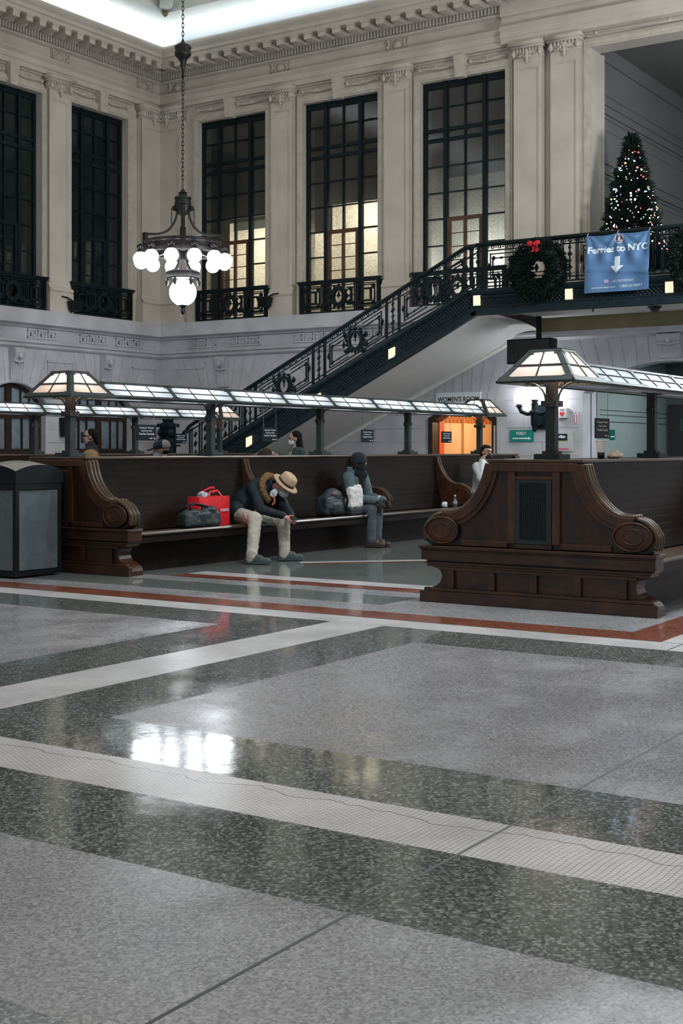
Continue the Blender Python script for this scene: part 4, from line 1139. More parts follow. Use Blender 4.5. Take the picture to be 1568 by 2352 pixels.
    for s in (-1, 1):
        lo0 = Vector((0, s*HW, ZE)); hi0 = Vector((0, s*TW, ZS)); nrm = Vector((0, s*(ZS-ZE), (HW-TW))).normalized()
        g.quad((xa, Yc+s*HW, ZE), (xb, Yc+s*HW, ZE), (xb, Yc+s*TW, ZS), (xa, Yc+s*TW, ZS))
        def P2(x, v): return Vector((x, Yc, 0))+lo0*(1-v)+hi0*v
        def fb3(xa_, va, xb_, vb, w, t=.009):
            a, b = P2(xa_, va), P2(xb_, vb); d = (b-a).normalized(); q = nrm.cross(d)*w/2
            f.hexa([a-q-nrm*t, b-q-nrm*t, b+q-nrm*t, a+q-nrm*t], [a-q+nrm*t, b-q+nrm*t, b+q+nrm*t, a+q+nrm*t])
        fb3(xa, .03, xb, .03, .035, .011); fb3(xa, .97, xb, .97, .03, .011); fb3(xa, .5, xb, .5, .009)
        for k in range(n+1):
            x = xa+k*step; fb3(x, 0, x, 1, .055, .011)
            for sg in (-1, 1):
                if (k == 0 and sg < 0) or (k == n and sg > 0): continue
                fb3(x, .07, x+sg*.07, .07, .035, .011); fb3(x, .92, x+sg*.07, .92, .035, .011)
            if k < n:
                for t in (1/3, 2/3): fb3(x+t*step, 0, x+t*step, 1, .009)
        f.box(xa, Yc+s*HW, ZE-.02, xb, Yc+s*(HW-.03), ZE)
    f.box(xa, Yc-TW-.005, ZS-.006, xb, Yc+TW+.005, ZS+.008)
    fo = f.build('strip_frame', LAMPM, c); g.build('strip_glass', SHADE_C, fo)
    df = MB()
    for k in range(n):      # ribbed diffuser under each bay
        for j in range(24):
            x = xa+k*step+.04+(step-.08)*j/24; w = (step-.08)/24
            df.quad((x, Yc-HW+.03, ZE-.012), (x+w/2, Yc-HW+.03, ZE-.004), (x+w/2, Yc+HW-.03, ZE-.004), (x, Yc+HW-.03, ZE-.012))
            df.quad((x+w/2, Yc-HW+.03, ZE-.004), (x+w, Yc-HW+.03, ZE-.012), (x+w, Yc+HW-.03, ZE-.012), (x+w/2, Yc+HW-.03, ZE-.004))
    df.build('diffuser', DIFFUSER, c)
    if lit:
        for k in range(n):
            if k < first_panel: continue
            for s in (-1, 1): area('canopy_tube', (xa+(k+.5)*step, Yc-s*.06, ZE+.02), step*.60, .07, stripw/2, COOL, (PI-s*math.radians(62), 0, 0))
    return c
can_l = make_canopy(10.66, 10.65, 'lit glass canopy lamp over the long bench with the straw hat person', True)
can_r = make_canopy(10.62, 4.765, 'glass canopy lamp over the vent grille bench, warm lit end and dim strip', True, stripw=.7)
can_b = make_canopy(10.72, 16.54, 'lit glass canopy lamp over the farthest bench, nearest the arched doors', True)
# ================================================================ CHANDELIER
CHX, CHY = 23.86, 20.15
ch = thing('chandelier', 'bronze chandelier with a ring of lit white globes and one large globe below', 'chandelier', (CHX, CHY, 5.0))
VA = math.atan2(CHY, CHX)
m = MB(); z = 7.62; k = 0
while z < 13.9:
    if not 10.3 < z < 11.0:
        Q = Matrix.Rotation(PI/2, 3, 'X') if k % 2 else Matrix.Rotation(PI/2, 3, 'Y')
        m.torus((CHX, CHY, z+.06), .045, .012, 12, 6, (Matrix.Rotation(VA+k % 2*PI/2, 3, 'Z') @ Matrix.Rotation(PI/2, 3, 'X')) @ Matrix.Diagonal((.6, 1.35, 1)))
    z += .10; k += 1
m.build('chain', BRONZE, ch, smooth=True)
m = MB()
m.lathe([(.02, 10.1), (.035, 10.35), (.07, 10.42), (.06, 10.5), (.11, 10.58), (.19, 10.66), (.2, 10.72), (.18, 10.78), (.2, 10.84), (.2, 10.88), (.12, 10.93), (.04, 10.98), (.02, 11.05)], (CHX, CHY, 0), 24)
m.build('ceiling_cup', BRONZE, ch, smooth=True)
m = MB()
m.torus((CHX, CHY, 7.56), .05, .014, 16, 8, Matrix.Rotation(VA, 3, 'Z') @ Matrix.Rotation(PI/2, 3, 'X'))
m.lathe([(.01, 7.52), (.05, 7.48), (.06, 7.44), (.11, 7.42), (.09, 7.38), (.10, 7.34), (.2, 7.31), (.2, 7.27), (.185, 7.25), (.185, 7.20), (.2, 7.18), (.2, 7.14), (.18, 7.12), (.17, 6.98), (.10, 6.9), (.01, 6.9)], (CHX, CHY, 0), 28)
m.build('hub', BRONZE, ch, smooth=True, autosm=.6)
for k in range(4):
    a = VA+PI+PI/2*k; dx, dy = cos(a), sin(a)
    m = MB(); prof = smooth_line([(.11, 7.05), (.115, 6.95), (.13, 6.84), (.17, 6.73), (.25, 6.59), (.36, 6.48), (.50, 6.42), (.66, 6.40), (.86, 6.40)], 2)
    n = Vector((-dy, dx, 0))
    for (r0, z0), (r1, z1) in zip(prof, prof[1:]):
        t0 = .05; w = .05
        lo = [Vector((CHX+dx*r0, CHY+dy*r0, z0)), Vector((CHX+dx*r1, CHY+dy*r1, z1))]
        tv = (lo[1]-lo[0]).normalized(); up = n.cross(tv)*(-1 if n.cross(tv).z < 0 else 1)
        m.hexa([lo[0]-n*w, lo[1]-n*w, lo[1]+n*w, lo[0]+n*w], [lo[0]-n*w+up*t0, lo[1]-n*w+up*t0, lo[1]+n*w+up*t0, lo[0]+n*w+up*t0])
    m.box(CHX+dx*.88-.05, CHY+dy*.88-.05, 5.93, CHX+dx*.88+.05, CHY+dy*.88+.05, 6.46)
    m.sphere((CHX+dx*.2, CHY+dy*.2, 7.05), (.06, .06, .07), 10)
    m.tube([(CHX+dx*.26, CHY+dy*.26, 7.05), (CHX+dx*.27, CHY+dy*.27, 6.72)], .01, 6); m.sphere((CHX+dx*.27, CHY+dy*.27, 6.70), .018, 8)
    m.build('arm', BRONZE, ch)
m = MB()
m.lathe([(r, z-.15) for r, z in [(.82, 6.13), (.86, 6.10), (.90, 6.12), (.905, 6.2), (.895, 6.22), (.895, 6.33), (.91, 6.35), (.92, 6.40), (.88, 6.42), (.84, 6.40), (.83, 6.2), (.82, 6.13)]], (CHX, CHY, 0), 64, cap=False)
m.build('ring', BRONZE, ch, smooth=True, autosm=.5)
for k in range(12):
    a = VA+math.radians(15+30*k); gx, gy = CHX+1.02*cos(a), CHY+1.02*sin(a)
    m = MB(); m.tube([(CHX+.9*cos(a), CHY+.9*sin(a), 6.10), (CHX+.97*cos(a), CHY+.97*sin(a), 6.13), (gx, gy, 6.09), (gx, gy, 5.97)], .022, 8)
    m.lathe([(.03, 5.94), (.075, 5.95), (.07, 5.99), (.03, 6.02)], (gx, gy, 0), 14)
    for q in range(5): m.sphere((gx+.05*cos(q*1.3), gy+.05*sin(q*1.3), 6.08+.02*(q % 2)), (.04, .04, .06), 6)
    h = m.build('globe_holder', BRONZE, ch, smooth=True)
    g = MB(); g.sphere((gx, gy, 5.80), .168, 24); g.build('globe', GLOBE, h, smooth=True)
for k in range(4):
    a = VA+PI/4+PI/2*k; dx, dy = cos(a), sin(a); m = MB()
    m.tube([(CHX+dx*.84, CHY+dy*.84, 6.02), (CHX+dx*.5, CHY+dy*.5, 6.06), (CHX+dx*.2, CHY+dy*.2, 6.06), (CHX+dx*.11, CHY+dy*.11, 5.95), (CHX+dx*.13, CHY+dy*.13, 5.75), (CHX+dx*.24, CHY+dy*.24, 5.58), (CHX+dx*.37, CHY+dy*.37, 5.53)], .035, 8)
    m.build('lower_arm', BRONZE, ch, smooth=True)
m = MB()
m.lathe([(.36, 5.40), (.385, 5.38), (.40, 5.40), (.395, 5.43), (.395, 5.5), (.41, 5.53), (.40, 5.56), (.36, 5.56), (.34, 5.5), (.30, 5.41), (.22, 5.40), (.22, 5.36), (.36, 5.40)], (CHX, CHY, 0), 40, cap=False)
for k in range(6):
    a = VA+PI/6+k*PI/3; gx, gy = CHX+.37*cos(a), CHY+.37*sin(a)
    m.lathe([(.012, 5.40), (.035, 5.36), (.05, 5.33), (.04, 5.29), (.045, 5.27), (.025, 5.22), (.004, 5.20)], (gx, gy, 0), 10)
m.build('lower_ring', BRONZE, ch, smooth=True, autosm=.6)
g = MB(); g.sphere((CHX, CHY, 5.06), .32, 32); g.build('large_globe', GLOBE, ch, smooth=True)
m = MB(); m.lathe([(.11, 4.77), (.12, 4.745), (.05, 4.72), (.04, 4.67), (.055, 4.64), (.05, 4.58), (.02, 4.54), (.004, 4.53)], (CHX, CHY, 0), 16); m.build('finial', BRONZE, ch, smooth=True)

# ================================================================ TRASH BIN
bx, by, bs = 9.60, 10.38, .66
tb = thing('trash_bin', 'black framed trash bin with clear plastic sides at the bench end', 'trash bin', (bx+bs/2, by+bs/2, 0))
m = MB()
for a in (bx, bx+bs-.05):
    for c in (by, by+bs-.05): m.box(a, c, 0.07, a+.05, c+.05, .93)
m.box(bx, by, .02, bx+bs, by+bs, .07); m.box(bx, by, .93, bx+bs, by+.03, 1.13); m.box(bx, by+bs-.03, .93, bx+bs, by+bs, 1.13); m.box(bx, by+.03, .93, bx+.03, by+bs-.03, 1.13); m.box(bx+bs-.03, by+.03, .93, bx+bs, by+bs-.03, 1.13)
m.box(bx+.31, by+bs/2-.04, .93, bx+.35, by+bs/2+.04, .94)
m.build('frame', BLACK, tb, bevel=.008)
m = MB(); e = .012
m.box(bx+.04, by+e, .08, bx+bs-.04, by+e+.004, .94); m.box(bx+e, by+.04, .08, bx+e+.004, by+bs-.04, .94); m.box(bx+.04, by+bs-e-.004, .08, bx+bs-.04, by+bs-e, .94); m.box(bx+bs-e-.004, by+.04, .08, bx+bs-e, by+bs-.04, .94)
m.build('clear_panels', BINGL, tb)
m = MB(); n = 12
def lidz(u, v): 
    a = 1-(2*u-1)**2; b = 1-(2*v-1)**2
    return 1.125+.065*max(a, b)+.05*a*b
for i in range(n):
    for j in range(n):
        q = [(i/n, j/n), ((i+1)/n, j/n), ((i+1)/n, (j+1)/n), (i/n, (j+1)/n)]
        m.quad(*[(bx-.01+(bs+.02)*u, by-.01+(bs+.02)*v, lidz(u, v)) for u, v in q])
m.k = 1
for i in range(n):
    u0, u1 = i/n, (i+1)/n
    for fx in (lambda u, z: (bx-.012+(bs+.024)*u, by-.012, z), lambda u, z: (bx-.012+(bs+.024)*u, by+bs+.012, z), lambda u, z: (bx-.012, by-.012+(bs+.024)*u, z), lambda u, z: (bx+bs+.012, by-.012+(bs+.024)*u, z)):
        m.quad(fx(u0, 1.0), fx(u1, 1.0), fx(u1, lidz(u1, 0)+.006), fx(u0, lidz(u0, 0)+.006))
m.build('domed_lid', [mat('grey metal lid', (.20, .20, .19), .3, metal=.4, var=.1), BLACK], tb)
m = MB(); m.k = 0
m.hexa([(bx+.03, by+.03, .09), (bx+.42, by+.03, .09), (bx+.40, by+bs-.05, .09), (bx+.03, by+bs-.05, .09)], [(bx+.03, by+.03, .90), (bx+.53, by+.03, .90), (bx+.53, by+bs-.05, .90), (bx+.03, by+bs-.05, .90)])
m.build('bin_liner', mat('grey translucent bin liner', (.48, .55, .58), .5, var=.2, scale=3, col2=(.62, .68, .70)), tb)

# ================================================================ GREENERY
GREEN = mat('dark artificial pine', (.006, .019, .013), .6, var=.4, scale=9)
def tuft(mb, p, d, l, w):
    d = Vector(d).normalized(); a = d.cross(Vector((0, 0, 1)))
    if a.length < .1: a = d.cross(Vector((1, 0, 0)))
    a.normalize(); b = d.cross(a)
    for k in range(3):
        s = (a*cos(k*2.1)+b*sin(k*2.1))*w; p = Vector(p)
        mb.add([p-s*.5, p+s*.5, p+d*l+s*.9, p+d*l*1.25, p+d*l-s*.9], [(0, 1, 2, 3, 4)])
def wreath(Yc, zc, label, bow=True):
    w = thing('christmas_wreath', label, 'wreath', (27.22, Yc, zc), 'wreaths on the balcony railing')
    m = MB(); m.torus((27.22, Yc, zc), .47, .15, 36, 10, Matrix.Rotation(PI/2, 3, 'Y'))
    for k in range(4200):
        a = R.uniform(0, 2*PI); b = R.uniform(0, 2*PI); rr = .47+.17*cos(b)
        p = (27.22-.15*sin(b)*.9, Yc+rr*cos(a), zc+rr*sin(a))
        d = (-sin(b)*.9+R.uniform(-.5, .5), cos(b)*cos(a)+R.uniform(-.6, .6), cos(b)*sin(a)+R.uniform(-.6, .6))
        tuft(m, p, d, R.uniform(.05, .11), .013)
    m.build('pine_ring', GREEN, w)
    if bow:
        q = MB(); c = (27.03, Yc, zc+.55)
        for s in (-1, 1):
            q.sphere((27.03, Yc+s*.085+.03, zc+.575), (.05, .085, .07), 12, Matrix.Rotation(s*.35, 3, 'X'))
            q.hexa([(27.02, Yc+s*.02-.03, zc+.55), (27.05, Yc+s*.02-.03, zc+.55), (27.05, Yc+s*.02+.03, zc+.55), (27.02, Yc+s*.02+.03, zc+.55)], [(27.02, Yc+s*.06-.045-.02, zc+.40), (27.03, Yc+s*.06-.045-.02, zc+.40), (27.03, Yc+s*.06+.045-.02, zc+.37), (27.02, Yc+s*.06+.045-.02, zc+.37)])
        q.sphere((27.0, Yc, zc+.565), .035, 10)
        q.build('red_bow', mat('red velvet bow', (.55, .008, .02), .6, var=.15), w)
wreath(12.55, 5.41, 'pine wreath with a red bow on the balcony railing')
wreath(8.86, 5.45, 'pine wreath without a bow on the balcony railing past the blue banner', False)
TX, TY, TZ = 29.75, 11.30, 5.06
tr = thing('christmas_tree', 'decorated christmas tree with coloured lights standing on the balcony', 'christmas tree', (TX, TY, TZ))
m = MB(); TH = 3.68
def trad(h): return .92*(1-h/TH)**.85*(1.0 if h > .55 else .9)+.05
for k in range(19000):
    h = .62+(TH-.62)*(1-math.sqrt(R.random()))*.999; a = R.uniform(0, 2*PI); r0 = trad(h-.0)*(1+.10*sin(h*19+a*2))
    r = r0*R.uniform(.45, 1.0); sl_ = -.25
    tuft(m, (TX+r*cos(a), TY+r*sin(a), TZ+h-(r)*.22+.1), (cos(a), sin(a), R.uniform(-.35, .35)), R.uniform(.06, .14), .011)
m.lathe([(.55, TZ+.75), (.48, TZ+1.2), (.30, TZ+2.1), (.12, TZ+3.0), (.02, TZ+3.6)], (TX, TY, 0), 16)
for k in range(60):
    tuft(m, (TX+R.uniform(-.1, .1), TY+R.uniform(-.1, .1), TZ+TH-.1+R.uniform(-.2, .1)), (R.uniform(-.6, .6), R.uniform(-.6, .6), 1), .14, .03)
m.build('foliage', GREEN, tr)
m = MB(); m.lathe([(.07, TZ), (.06, TZ+1.0)], (TX, TY, 0), 10); m.lathe([(.35, TZ), (.3, TZ+.05), (.08, TZ+.1)], (TX, TY, 0), 12); m.build('trunk', WOODE, tr)
BULB = [glow('white string light', (.80, .90, 1), 9), glow('blue string light', (.30, .45, 1), 9), glow('amber string light', (1, .50, .12), 9), glow('red string light', (1, .06, .08), 8), glow('green string light', (.35, 1, .75), 6)]
for k in range(100):
    h = .92+(TH-.97)*(1-math.sqrt(R.random()*.97)); a = VA+PI+R.uniform(-1.45, 1.45); r = trad(h)*1.13
    b = MB(); b.sphere((TX+r*cos(a), TY+r*sin(a), TZ+h-r*.2+.1), R.choice([.012, .015, .018, .022]), 6)
    b.build('string_light', R.choice([0, 0, 0, 1, 1, 2, 2, 2, 3, 3, 4]) is not None and BULB[R.choice([0, 0, 0, 1, 1, 2, 2, 2, 3, 3, 4])], tr)

more_b = MB()
for k in range(110):
    h = .92+(TH-.97)*(1-math.sqrt(R.random()*.97)); a = VA+PI+R.uniform(-1.45, 1.45); r = trad(h)*1.12
    more_b.k = R.choice([0, 0, 0, 1, 1, 2, 2, 2, 3, 3, 4]); more_b.sphere((TX+r*cos(a), TY+r*sin(a), TZ+h-r*.2+.1), R.choice([.008, .010, .012]), 6)
more_b.build('small_string_lights', BULB, tr, kind='stuff')

# ================================================================ BANNER
BLUE = mat('blue vinyl banner', (.082, .178, .345), .38, var=.06, scale=3)
bn = thing('ferry_banner', 'blue vinyl banner reading Ferries to NYC hung on the balcony railing', 'banner', (27.3, 10.68, 4.8))
def BW(u, v):   # u 0..1 left to right (towards -Y), v 0..1 bottom to top: sag and gathers of the sheet
    d = .016*sin(7*u+3*v)*(1-v*.5)
    for cu in (0.0, .5, 1.0):     # gathers fanning from the tie points
        du = (u-cu)
        d += .034*sin(14*math.atan2(du, (1.06-v)*1.05+.02)+cu*2)*math.exp(-1.6*abs(du))*min(1, (1.04-v)*3)*(.35+.65*v)
    d += .03*math.exp(-((v-.36+.12*(u-.5))/.05)**2)*(1 if u > .5 else .6)
    w = 1.0+.02*(1-v)
    return Vector((27.27-.06*(1-v)-d, 11.405+.03*(1-v)-1.46*w*u, 4.80+1.285*v-.03*(4*(u % .5)*(.5-(u % .5))*4)*(v > .97)))
m = MB(); nu, nv = 56, 50
for i in range(nu+1):
    for j in range(nv+1): m.v.append(tuple(BW(i/nu, j/nv)))
for i in range(nu):
    for j in range(nv):
        a = i*(nv+1)+j; m.f.append([a, a+nv+1, a+nv+2, a+1]); m.m.append(0)
m.build('vinyl_sheet', BLUE, bn, smooth=True)
def btext(name, items, mt):
    t = MB()
    for it in items:
        q = MB(); kind = it[0]
        if kind == 't': _, s, u, v, h, w, bold = it; text(q, s, (u*1.46, v*1.285, 0), (1, 0, 0), (0, 1, 0), h, w, bold)
        elif kind == 'p': q.add([(u*1.46, v*1.285, 0) for u, v in it[1]], [list(range(len(it[1])))])
        elif kind == 'd':
            _, u, v, r0, r1 = it
            n = 32
            if r0 == 0: q.add([(u*1.46+r1*cos(2*PI*k/n), v*1.285+r1*sin(2*PI*k/n), 0) for k in range(n)], [list(range(n))])
            else:
                for k in range(n):
                    a, b = 2*PI*k/n, 2*PI*(k+1)/n
                    q.quad(*[(u*1.46+r*cos(c), v*1.285+r*sin(c), 0) for r, c in ((r0, a), (r1, a), (r1, b), (r0, b))])
        q = fine(q, .035)
        t.add([BW(x/1.46, y/1.285)+Vector((-.006-(.003 if kind != 'd' or it[3] else 0), 0, 0)) for x, y, _z in q.v], q.f)
    t.build(name, mt, bn)
PALE = mat('pale print', (.66, .75, .84), .5, var=0)
btext('headline', [('t', 'Ferries to NYC', .505, .735, .155, 1.36, .035)], PALE)
btext('arrow', [('p', [(.455, .60), (.545, .60), (.545, .60-.0), (.545, .44), (.455, .44)]), ('p', [(.395, .44), (.605, .44), (.50, .31)])], PALE)
btext('emblem_disc', [('d', .52, .90, 0, .092)], mat('maroon print', (.20, .10, .14), .5, var=0))
btext('emblem_ring', [('d', .52, .90, .092, .106), ('p', [(.513, .86), (.527, .86), (.527, .92), (.52, .945), (.513, .92)]), ('p', [(.475, .855), (.50, .855), (.50, .875), (.487, .88)]), ('p', [(.54, .855), (.565, .855), (.553, .88), (.54, .875)])], PALE)
btext('company_line', [('t', 'NY WATERWAY', .60, .185, .04, .46, .0), ('p', [(.40, .163), (.76, .163), (.76, .167), (.40, .167)])], PALE)
btext('company_badge', [('p', [(.30, .155), (.375, .155), (.375, .215), (.30, .215)])], mat('mauve print', (.42, .33, .55), .5, var=0))
btext('web_line', [('t', 'nywaterway.com', .30, .075, .05, .54, .008)], PALE)
btext('phone_line', [('t', '1.800.53.FERRY', .73, .085, .055, .50, .008)], PALE)
m = MB()
for u in (.01, .49, .985):
    p = BW(u, 1.0); m.tube([p, (27.33, p.y-.005, 6.14)], .006, 6)
m.build('tie_cord', WHITE, bn)

# ================================================================ SIGNS
SIGNB = mat('dark navy sign board', (.007, .014, .020), .5, var=.1, spec=.12)
CHAINM = mat('pale chain', (.35, .35, .33), .4, metal=.6, var=0)
def hang_sign(X, Y, label):
    s = thing('hanging_sign', label, 'sign', (X, Y, 1.465), 'seating signs hung under the canopies')
    m = MB(); m.box(X-.175, Y-.004, 1.465, X+.175, Y+.004, 1.655); m.build('board', SIGNB, s)
    t = MB()
    for w, z, wd in (('Seating for Ticketed', 1.617, .25), ('Customers Only', 1.581, .20), ('Two-Hour Time Limit', 1.546, .27)):
        text(t, w, (X, Y-.0052, z), (1, 0, 0), (0, 0, 1), .024, wd, .01)
    t.build('lettering', LETTER, s); t = MB(); t.quad((X+.055, Y-.0052, 1.488), (X+.105, Y-.0052, 1.488), (X+.105, Y-.0052, 1.496), (X+.055, Y-.0052, 1.496))
    t.add([(X+.12, Y-.0052, 1.50), (X+.14, Y-.0052, 1.50), (X+.155, Y-.0052, 1.48), (X+.145, Y-.0052, 1.478), (X+.135, Y-.0052, 1.49)], [(0, 1, 2, 3, 4)])
    t.build('logo', LETTER, s)
    c = MB()
    for dx_ in (-.14, .14):
        z = 1.655
        for k in range(17): c.sphere((X+dx_, Y, z+.009+k*.0175), (.005, .004, .0095), 6)
    c.build('hanging_chain', CHAINM, s)
SL_ = ['above the cap wearer beside the first canopy bay', 'beside the standing person in a pale mask', 'in front of the pale wall below the stairs', "in front of the orange lit doorway"]
for k in range(4): hang_sign(10.66+1.25+2.5*k, 10.63, 'dark seating sign hanging '+SL_[k])
hang_sign(11.72, 4.745, 'dark seating sign hanging under the dim canopy above the paper cup')
hang_sign(10.72+6.25, 16.52, 'dark seating sign hanging behind the person in sunglasses')
hang_sign(10.72+8.78, 16.52, 'dark seating sign hanging before the stair balusters')

def wall_sign(name, label, cat, y0, y1, z0, z1, mt, p=.03):
    s = thing(name, label, cat, (XW, (y0+y1)/2, z0)); m = MB(); wbox(m, WR, y0, y1, z0, z1, .0, p); m.build('panel', mt, s); return s
RT = Vector((0, -1, 0)); UP = Vector((0, 0, 1))
s = wall_sign('wall_sign', 'white sign reading WOMEN\'S ROOM above the orange doorway', 'sign', 15.42, 16.72, 2.46, 2.82, WHITE, .04)
t = MB(); text(t, "WOMEN'S ROOM", (XW-.043, 16.07, 2.645), RT, UP, .135, 1.2, .02); t.build('lettering', BLKTX, s)
FG = mat('green ferry sign', (.0, .245, .20), .45, var=.03)
s = wall_sign('wall_sign', 'bright green sign reading FERRY with an arrow', 'sign', 13.95, 14.60, 1.54, 1.835, FG)
t = MB(); text(t, 'FERRY', (XW-.033, 14.28, 1.745), RT, UP, .085, .28, .02)
t.build('lettering', LETTER, s); t = MB(); wbox(t, WR, 14.08, 14.52, 1.605, 1.64, .0312, .033); t.add([WR(14.08, 1.66, .033), WR(14.08, 1.585, .033), WR(14.02, 1.6225, .033)], [(0, 1, 2)])
t.build('arrow', LETTER, s)
s = wall_sign('defibrillator_box', 'white AED box with a red heart beside the bronze wall lamp', 'box', 13.02, 13.28, 2.12, 2.36, mat('white enamel', (.60, .58, .55), .4, var=.05), .14)
t = MB(); text(t, 'AED', (XW-.143, 13.13, 2.315), RT, UP, .055, .13, .015); t.build('lettering', BLKTX, s)
t = MB(); pts = []
for k in range(24):
    a = 2*PI*k/24; pts.append(WR(13.13-.0042*16*sin(a)**3*1.0, 2.215+.0045*(13*cos(a)-5*cos(2*a)-2*cos(3*a)-cos(4*a)), .143))
t.add(pts, [list(range(24))]); RED = mat('signal red', (.60, .03, .025), .5, var=0); t.build('red_heart', RED, s)
s = wall_sign('fire_extinguisher_sign', 'narrow white and magenta sign with a down arrow by the passage', 'sign', 12.77, 12.88, 1.98, 2.26, WHITE, .02)
t = MB(); MAG = mat('magenta red print', (.42, .02, .10), .5, var=0)
for a, b in ((12.785, 12.803), (12.847, 12.865)): wbox(t, WR, a, b, 2.0, 2.2, .0205, .022)
t.add([WR(12.865, 2.0, .0225), WR(12.825, 1.985, .0225), WR(12.785, 2.0, .0225)], [(0, 1, 2)]); t.build('print', MAG, s)
t = MB(); wbox(t, WR, 12.795, 12.855, 2.225, 2.24, .0205, .022); t.build('top_print', BLKTX, s)
s = wall_sign('notice_board', 'pale poster with a black picture and pink strip near the passage', 'poster', 12.90, 13.42, 1.30, 1.79, mat('pale poster paper', (.50, .52, .50), .5, var=.05), .05)
t = MB(); wbox(t, WR, 13.03, 13.38, 1.56, 1.73, .051, .053); t.k = 1; wbox(t, WR, 13.03, 13.38, 1.545, 1.56, .051, .053); t.k = 2; wbox(t, WR, 13.0, 13.38, 1.33, 1.38, .051, .053); t.k = 3
t.add([WR(13.3, 1.64, .054), WR(13.12, 1.62, .054), WR(13.06, 1.66, .054), WR(13.2, 1.70, .054)], [(0, 1, 2, 3)])
t.build('print', [BLKTX, mat('yellow print', (.55, .55, .08), .5, var=0), mat('pink print', (.65, .16, .24), .5, var=0), PALE], s)
s = thing('wall_sign', 'small dark green square sign on the grey green passage wall', 'sign', (31.6, 12.65, 1.6)); m = MB(); X1 = 31.72
m.box(X1, 12.635, 1.60, X1+.36, 12.65, 1.85); m.build('panel', mat('deep green sign', (.0, .10, .085), .5, var=0), s)
t = MB(); t.box(X1+.06, 12.633, 1.66, X1+.32, 12.635, 1.685); t.build('lettering', LETTER, s)

# ---- bronze wall lamp
wlamp = thing('wall_lamp', 'black iron wall lamp with lit white globes beside the green FERRY sign', 'lamp', (XW, 13.75, 1.9))
m = MB(); yc, xc = 13.75, 29.62
m.lathe([(.02, 1.78), (.06, 1.83), (.04, 1.88), (.09, 1.95), (.10, 2.2), (.13, 2.23), (.13, 2.29), (.08, 2.32), (.08, 2.45), (.10, 2.47), (.07, 2.5), (.08, 2.55), (.12, 2.57), (.05, 2.58)], (xc, yc, 0), 16)
m.box(29.62, yc-.1, 1.95, XW, yc+.1, 2.25); m.box(29.9, yc-.2, 1.85, XW, yc+.2, 2.45)
for s in (-1, 1):
    ye = yc+s*.42
    m.tube([(xc, yc, 2.24), (xc, yc+s*.2, 2.22), (xc, yc+s*.36, 2.28), (xc, ye, 2.40)], [.05, .05, .05, .05], 10)
    m.lathe([(.05, 2.38), (.10, 2.42), (.06, 2.44), (.06, 2.46), (.08, 2.47)], (xc, ye, 0), 14)
m.build('bracket', IRON, wlamp, smooth=True, autosm=.7)
for c, r in (((xc, yc, 2.76), .20), ((xc, yc+.42, 2.60), .135), ((xc, yc-.42, 2.60), .135)):
    g = MB(); g.sphere(c, r, 24); g.build('globe', GLOBE, wlamp, smooth=True)
# ---- hanging monitor
tv = thing('hanging_monitor', 'black boxed monitor hung from the soffit above the bronze wall lamp', 'monitor', (29.2, 13.4, 3.4))
m = MB(); m.box(28.9, 12.98, 3.42, 29.25, 14.16, 4.02); m.build('housing', BLACK, tv, bevel=.02)
m = MB(); m.tube([(29.1, 13.40, 4.0), (29.1, 13.40, 4.58)], .07, 10); m.build('pole', BLACK, tv)
m = MB(); m.box(28.88, 13.03, 3.46, 28.905, 14.11, 3.98); m.k = 1; m.box(28.87, 13.97, 3.5, 28.885, 14.03, 3.95); m.build('screen', [mat('dark screen', (.01, .014, .015), .15, var=0), LAMPM], tv)
# ---- dome camera
dc = thing('dome_camera', 'small dome camera hanging under the balcony soffit', 'camera', (28.4, 10.25, 4.55))
m = MB(); m.lathe([(.15, 4.56), (.15, 4.52), (.11, 4.51)], (28.4, 10.25, 0), 20); m.k = 1; m.lathe([(.105, 4.51), (.10, 4.46), (.07, 4.42), (.001, 4.40)], (28.4, 10.25, 0), 20)
m.build('dome', [LAMPM, mat('smoked dome', (.05, .05, .05), .1, var=0)], dc, smooth=True)
# ---- wall speakers on the ledges
def ledge_lamp(c, label, sg, W):
    s = thing('floodlight', label, 'floodlight', c, 'black floodlights on the window ledge')
    x, y, z = c; m = MB()
    u = x if W is WL else y; p0 = .36
    lo = [W(u-.12, z, p0), W(u+.12, z, p0), W(u+.12, z, p0+.22), W(u-.12, z, p0+.22)]; hi = [W(u-.2, z+.27, p0), W(u+.2, z+.33, p0), W(u+.2, z+.30, p0+.3), W(u-.2, z+.24, p0+.3)]
    m.hexa(lo, hi); m.build('housing', BLACK, s, bevel=.01)
    b = MB(); b.tube([W(u+sg*.05, z+.28, p0+.05), W(u+sg*.2, z+.36, p0), W(u+sg*.35, z+.38, .3)], .022, 6); b.tube([W(u, z+.03, p0+.1), W(u, z-.02, .3), W(u, z-.1, .2)], .02, 6); b.build('mounting_arm', BLACK, s)
ledge_lamp(WL(26.0, 5.13, .4), 'black floodlight on the ledge between the two dark left windows', -1, WL)
ledge_lamp(WR(21.95, 5.33, .4), 'black floodlight on the ledge between two balustrades of the back wall', -1, WR)
ws = thing('wall_speaker', 'black speaker box on the stone wall between the arched doors', 'speaker', (25.95, YW-.1, 1.7))
m = MB(); m.hexa([WL(25.84, 1.69, .05), WL(26.05, 1.69, .05), WL(26.05, 1.72, .3), WL(25.84, 1.72, .3)], [WL(25.84, 2.22, .0), WL(26.05, 2.22, .0), WL(26.05, 2.22, .2), WL(25.84, 2.22, .2)]); m.build('housing', BLACK, ws, bevel=.01)
